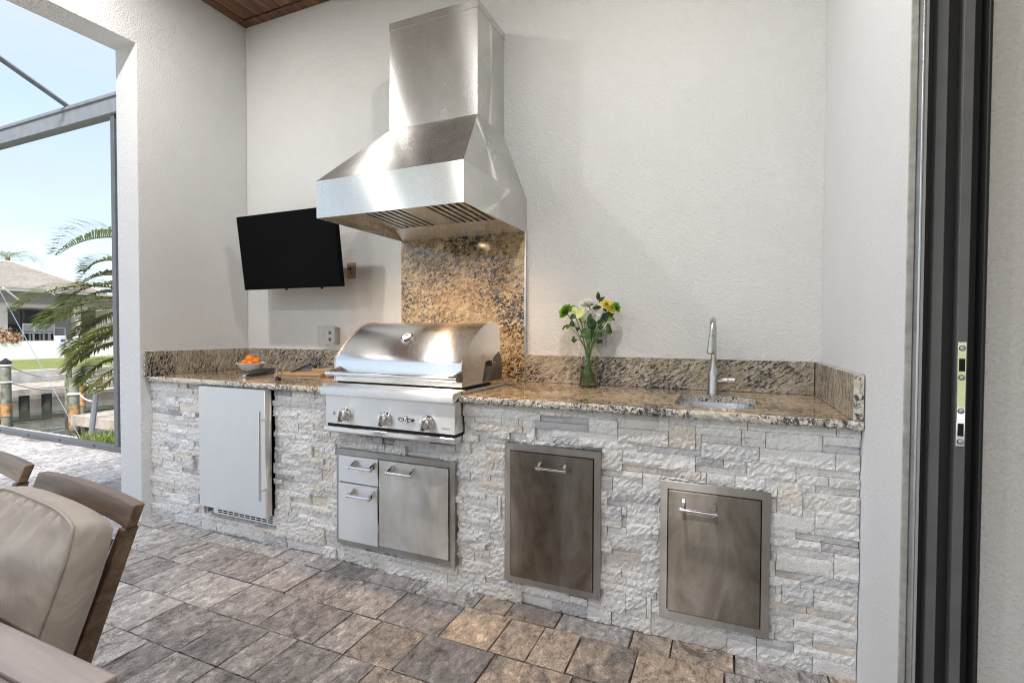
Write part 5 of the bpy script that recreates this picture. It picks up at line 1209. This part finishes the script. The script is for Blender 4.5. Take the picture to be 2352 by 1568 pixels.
def fr_px(a, dirv, L_, droop, wl_, mat, dep=0, n=34, tw=0, up=.28):
    p = p_x(a[0], a[1], pb.x-.25+dep); L_ *= .93; wl_ *= .9; d = Tn*dirv[0]+Vector((0, 0, 1))*dirv[1]+Dp*dirv[2]; return frond(p, d, L_, droop, wl_, mat, palm, n=n, twist=tw, up=up)
fr_px((305, 548), (1, .16, .15), 1.2, .8, .62, 'palm_leaf', 0, 35, up=1.0)
fr_px((305, 655), (1, .15, .0), 1.0, 1.0, .44, 'palm_leaf', 0, 33, up=.4)
fr_px((300, 748), (1, .05, .2), 1.15, 1.0, .44, 'palm_leaf', 0, 33, up=.2)
fr_px((305, 778), (1, -.1, .0), .9, .8, .44, 'palm_leaf_pale', .1, 33, up=.2)
fr_px((305, 640), (1, .30, .1), .75, .9, .40, 'palm_leaf', 0, 29, up=.7)
fr_px((300, 668), (1, .22, -.05), 1.55, .95, .44, 'palm_leaf', 0, 39, up=.3)
fr_px((300, 694), (1, .12, .1), 1.40, .85, .46, 'palm_leaf', .1, 39, up=.35)
fr_px((300, 712), (1, -.05, .2), .75, .6, .46, 'palm_leaf_pale', .1, 29, up=.2)
fr_px((305, 735), (1, -.3, .1), .7, .6, .40, 'palm_leaf_pale', .1, 26)
fr_px((305, 765), (1, .15, .15), 1.0, 1.2, .40, 'palm_leaf', .0, 33)
fr_px((305, 790), (1, .05, .05), 1.0, 1.1, .42, 'palm_leaf', .1, 33)
fr_px((305, 815), (1, -.05, .15), .9, 1.0, .42, 'palm_leaf', .1, 30)
fr_px((300, 835), (1, -.2, .1), .7, .9, .40, 'palm_leaf', .1, 27)
fr_px((295, 850), (1, -.35, .1), .5, .7, .34, 'palm_leaf_pale', .1, 22)
fr_px((300, 610), (1, .45, .1), .7, 1.3, .40, 'palm_leaf', 0, 34, up=.5)
fr_px((300, 680), (1, .30, .2), 1.2, 1.3, .46, 'palm_leaf', 0, 38, up=.3)
fr_px((298, 705), (1, .02, -.1), 1.05, .7, .46, 'palm_leaf', .1, 36, up=.3)
fr_px((300, 725), (1, .2, .2), .9, 1.2, .46, 'palm_leaf_pale', .1, 34, up=.3)
fr_px((300, 760), (1, -.1, .1), .8, .8, .46, 'palm_leaf', .1, 34, up=.3)
fr_px((300, 826), (1, .1, .1), .8, 1.3, .42, 'palm_leaf', .1, 34, up=.3)
fr_px((330, 640), (-.9, .5, .5), 1.3, 1.2, .42, 'palm_leaf', 0, 30); fr_px((330, 680), (-.8, .3, -.2), 1.3, 1.2, .42, 'palm_leaf', 0, 30); fr_px((330, 740), (-.7, .3, .3), 1.3, 1.2, .42, 'palm_leaf', 0, 30)
# palm behind the neighbour house
pc = p_x(18, 592, -58); pf = thing('tall_palm', (pc.x, pc.y, -.3), 'tall palm whose crown shows above the neighbour roof', 'palm')
MB().tube([(pc.x, pc.y, -.3), (pc.x+.2, pc.y, pc.z*.5), (pc.x, pc.y, pc.z)], [.28, .2, .16], 9).build('trunk', 'palm_trunk', pf, smooth=60)
for k_ in range(13): a_ = 2*math.pi*k_/13; frond(pc, (math.cos(a_), math.sin(a_), .55+.25*math.sin(k_*2.1)), 2.6, 1.7, .8, 'palm_leaf', pf, n=22)
print('objects', len(bpy.data.objects))
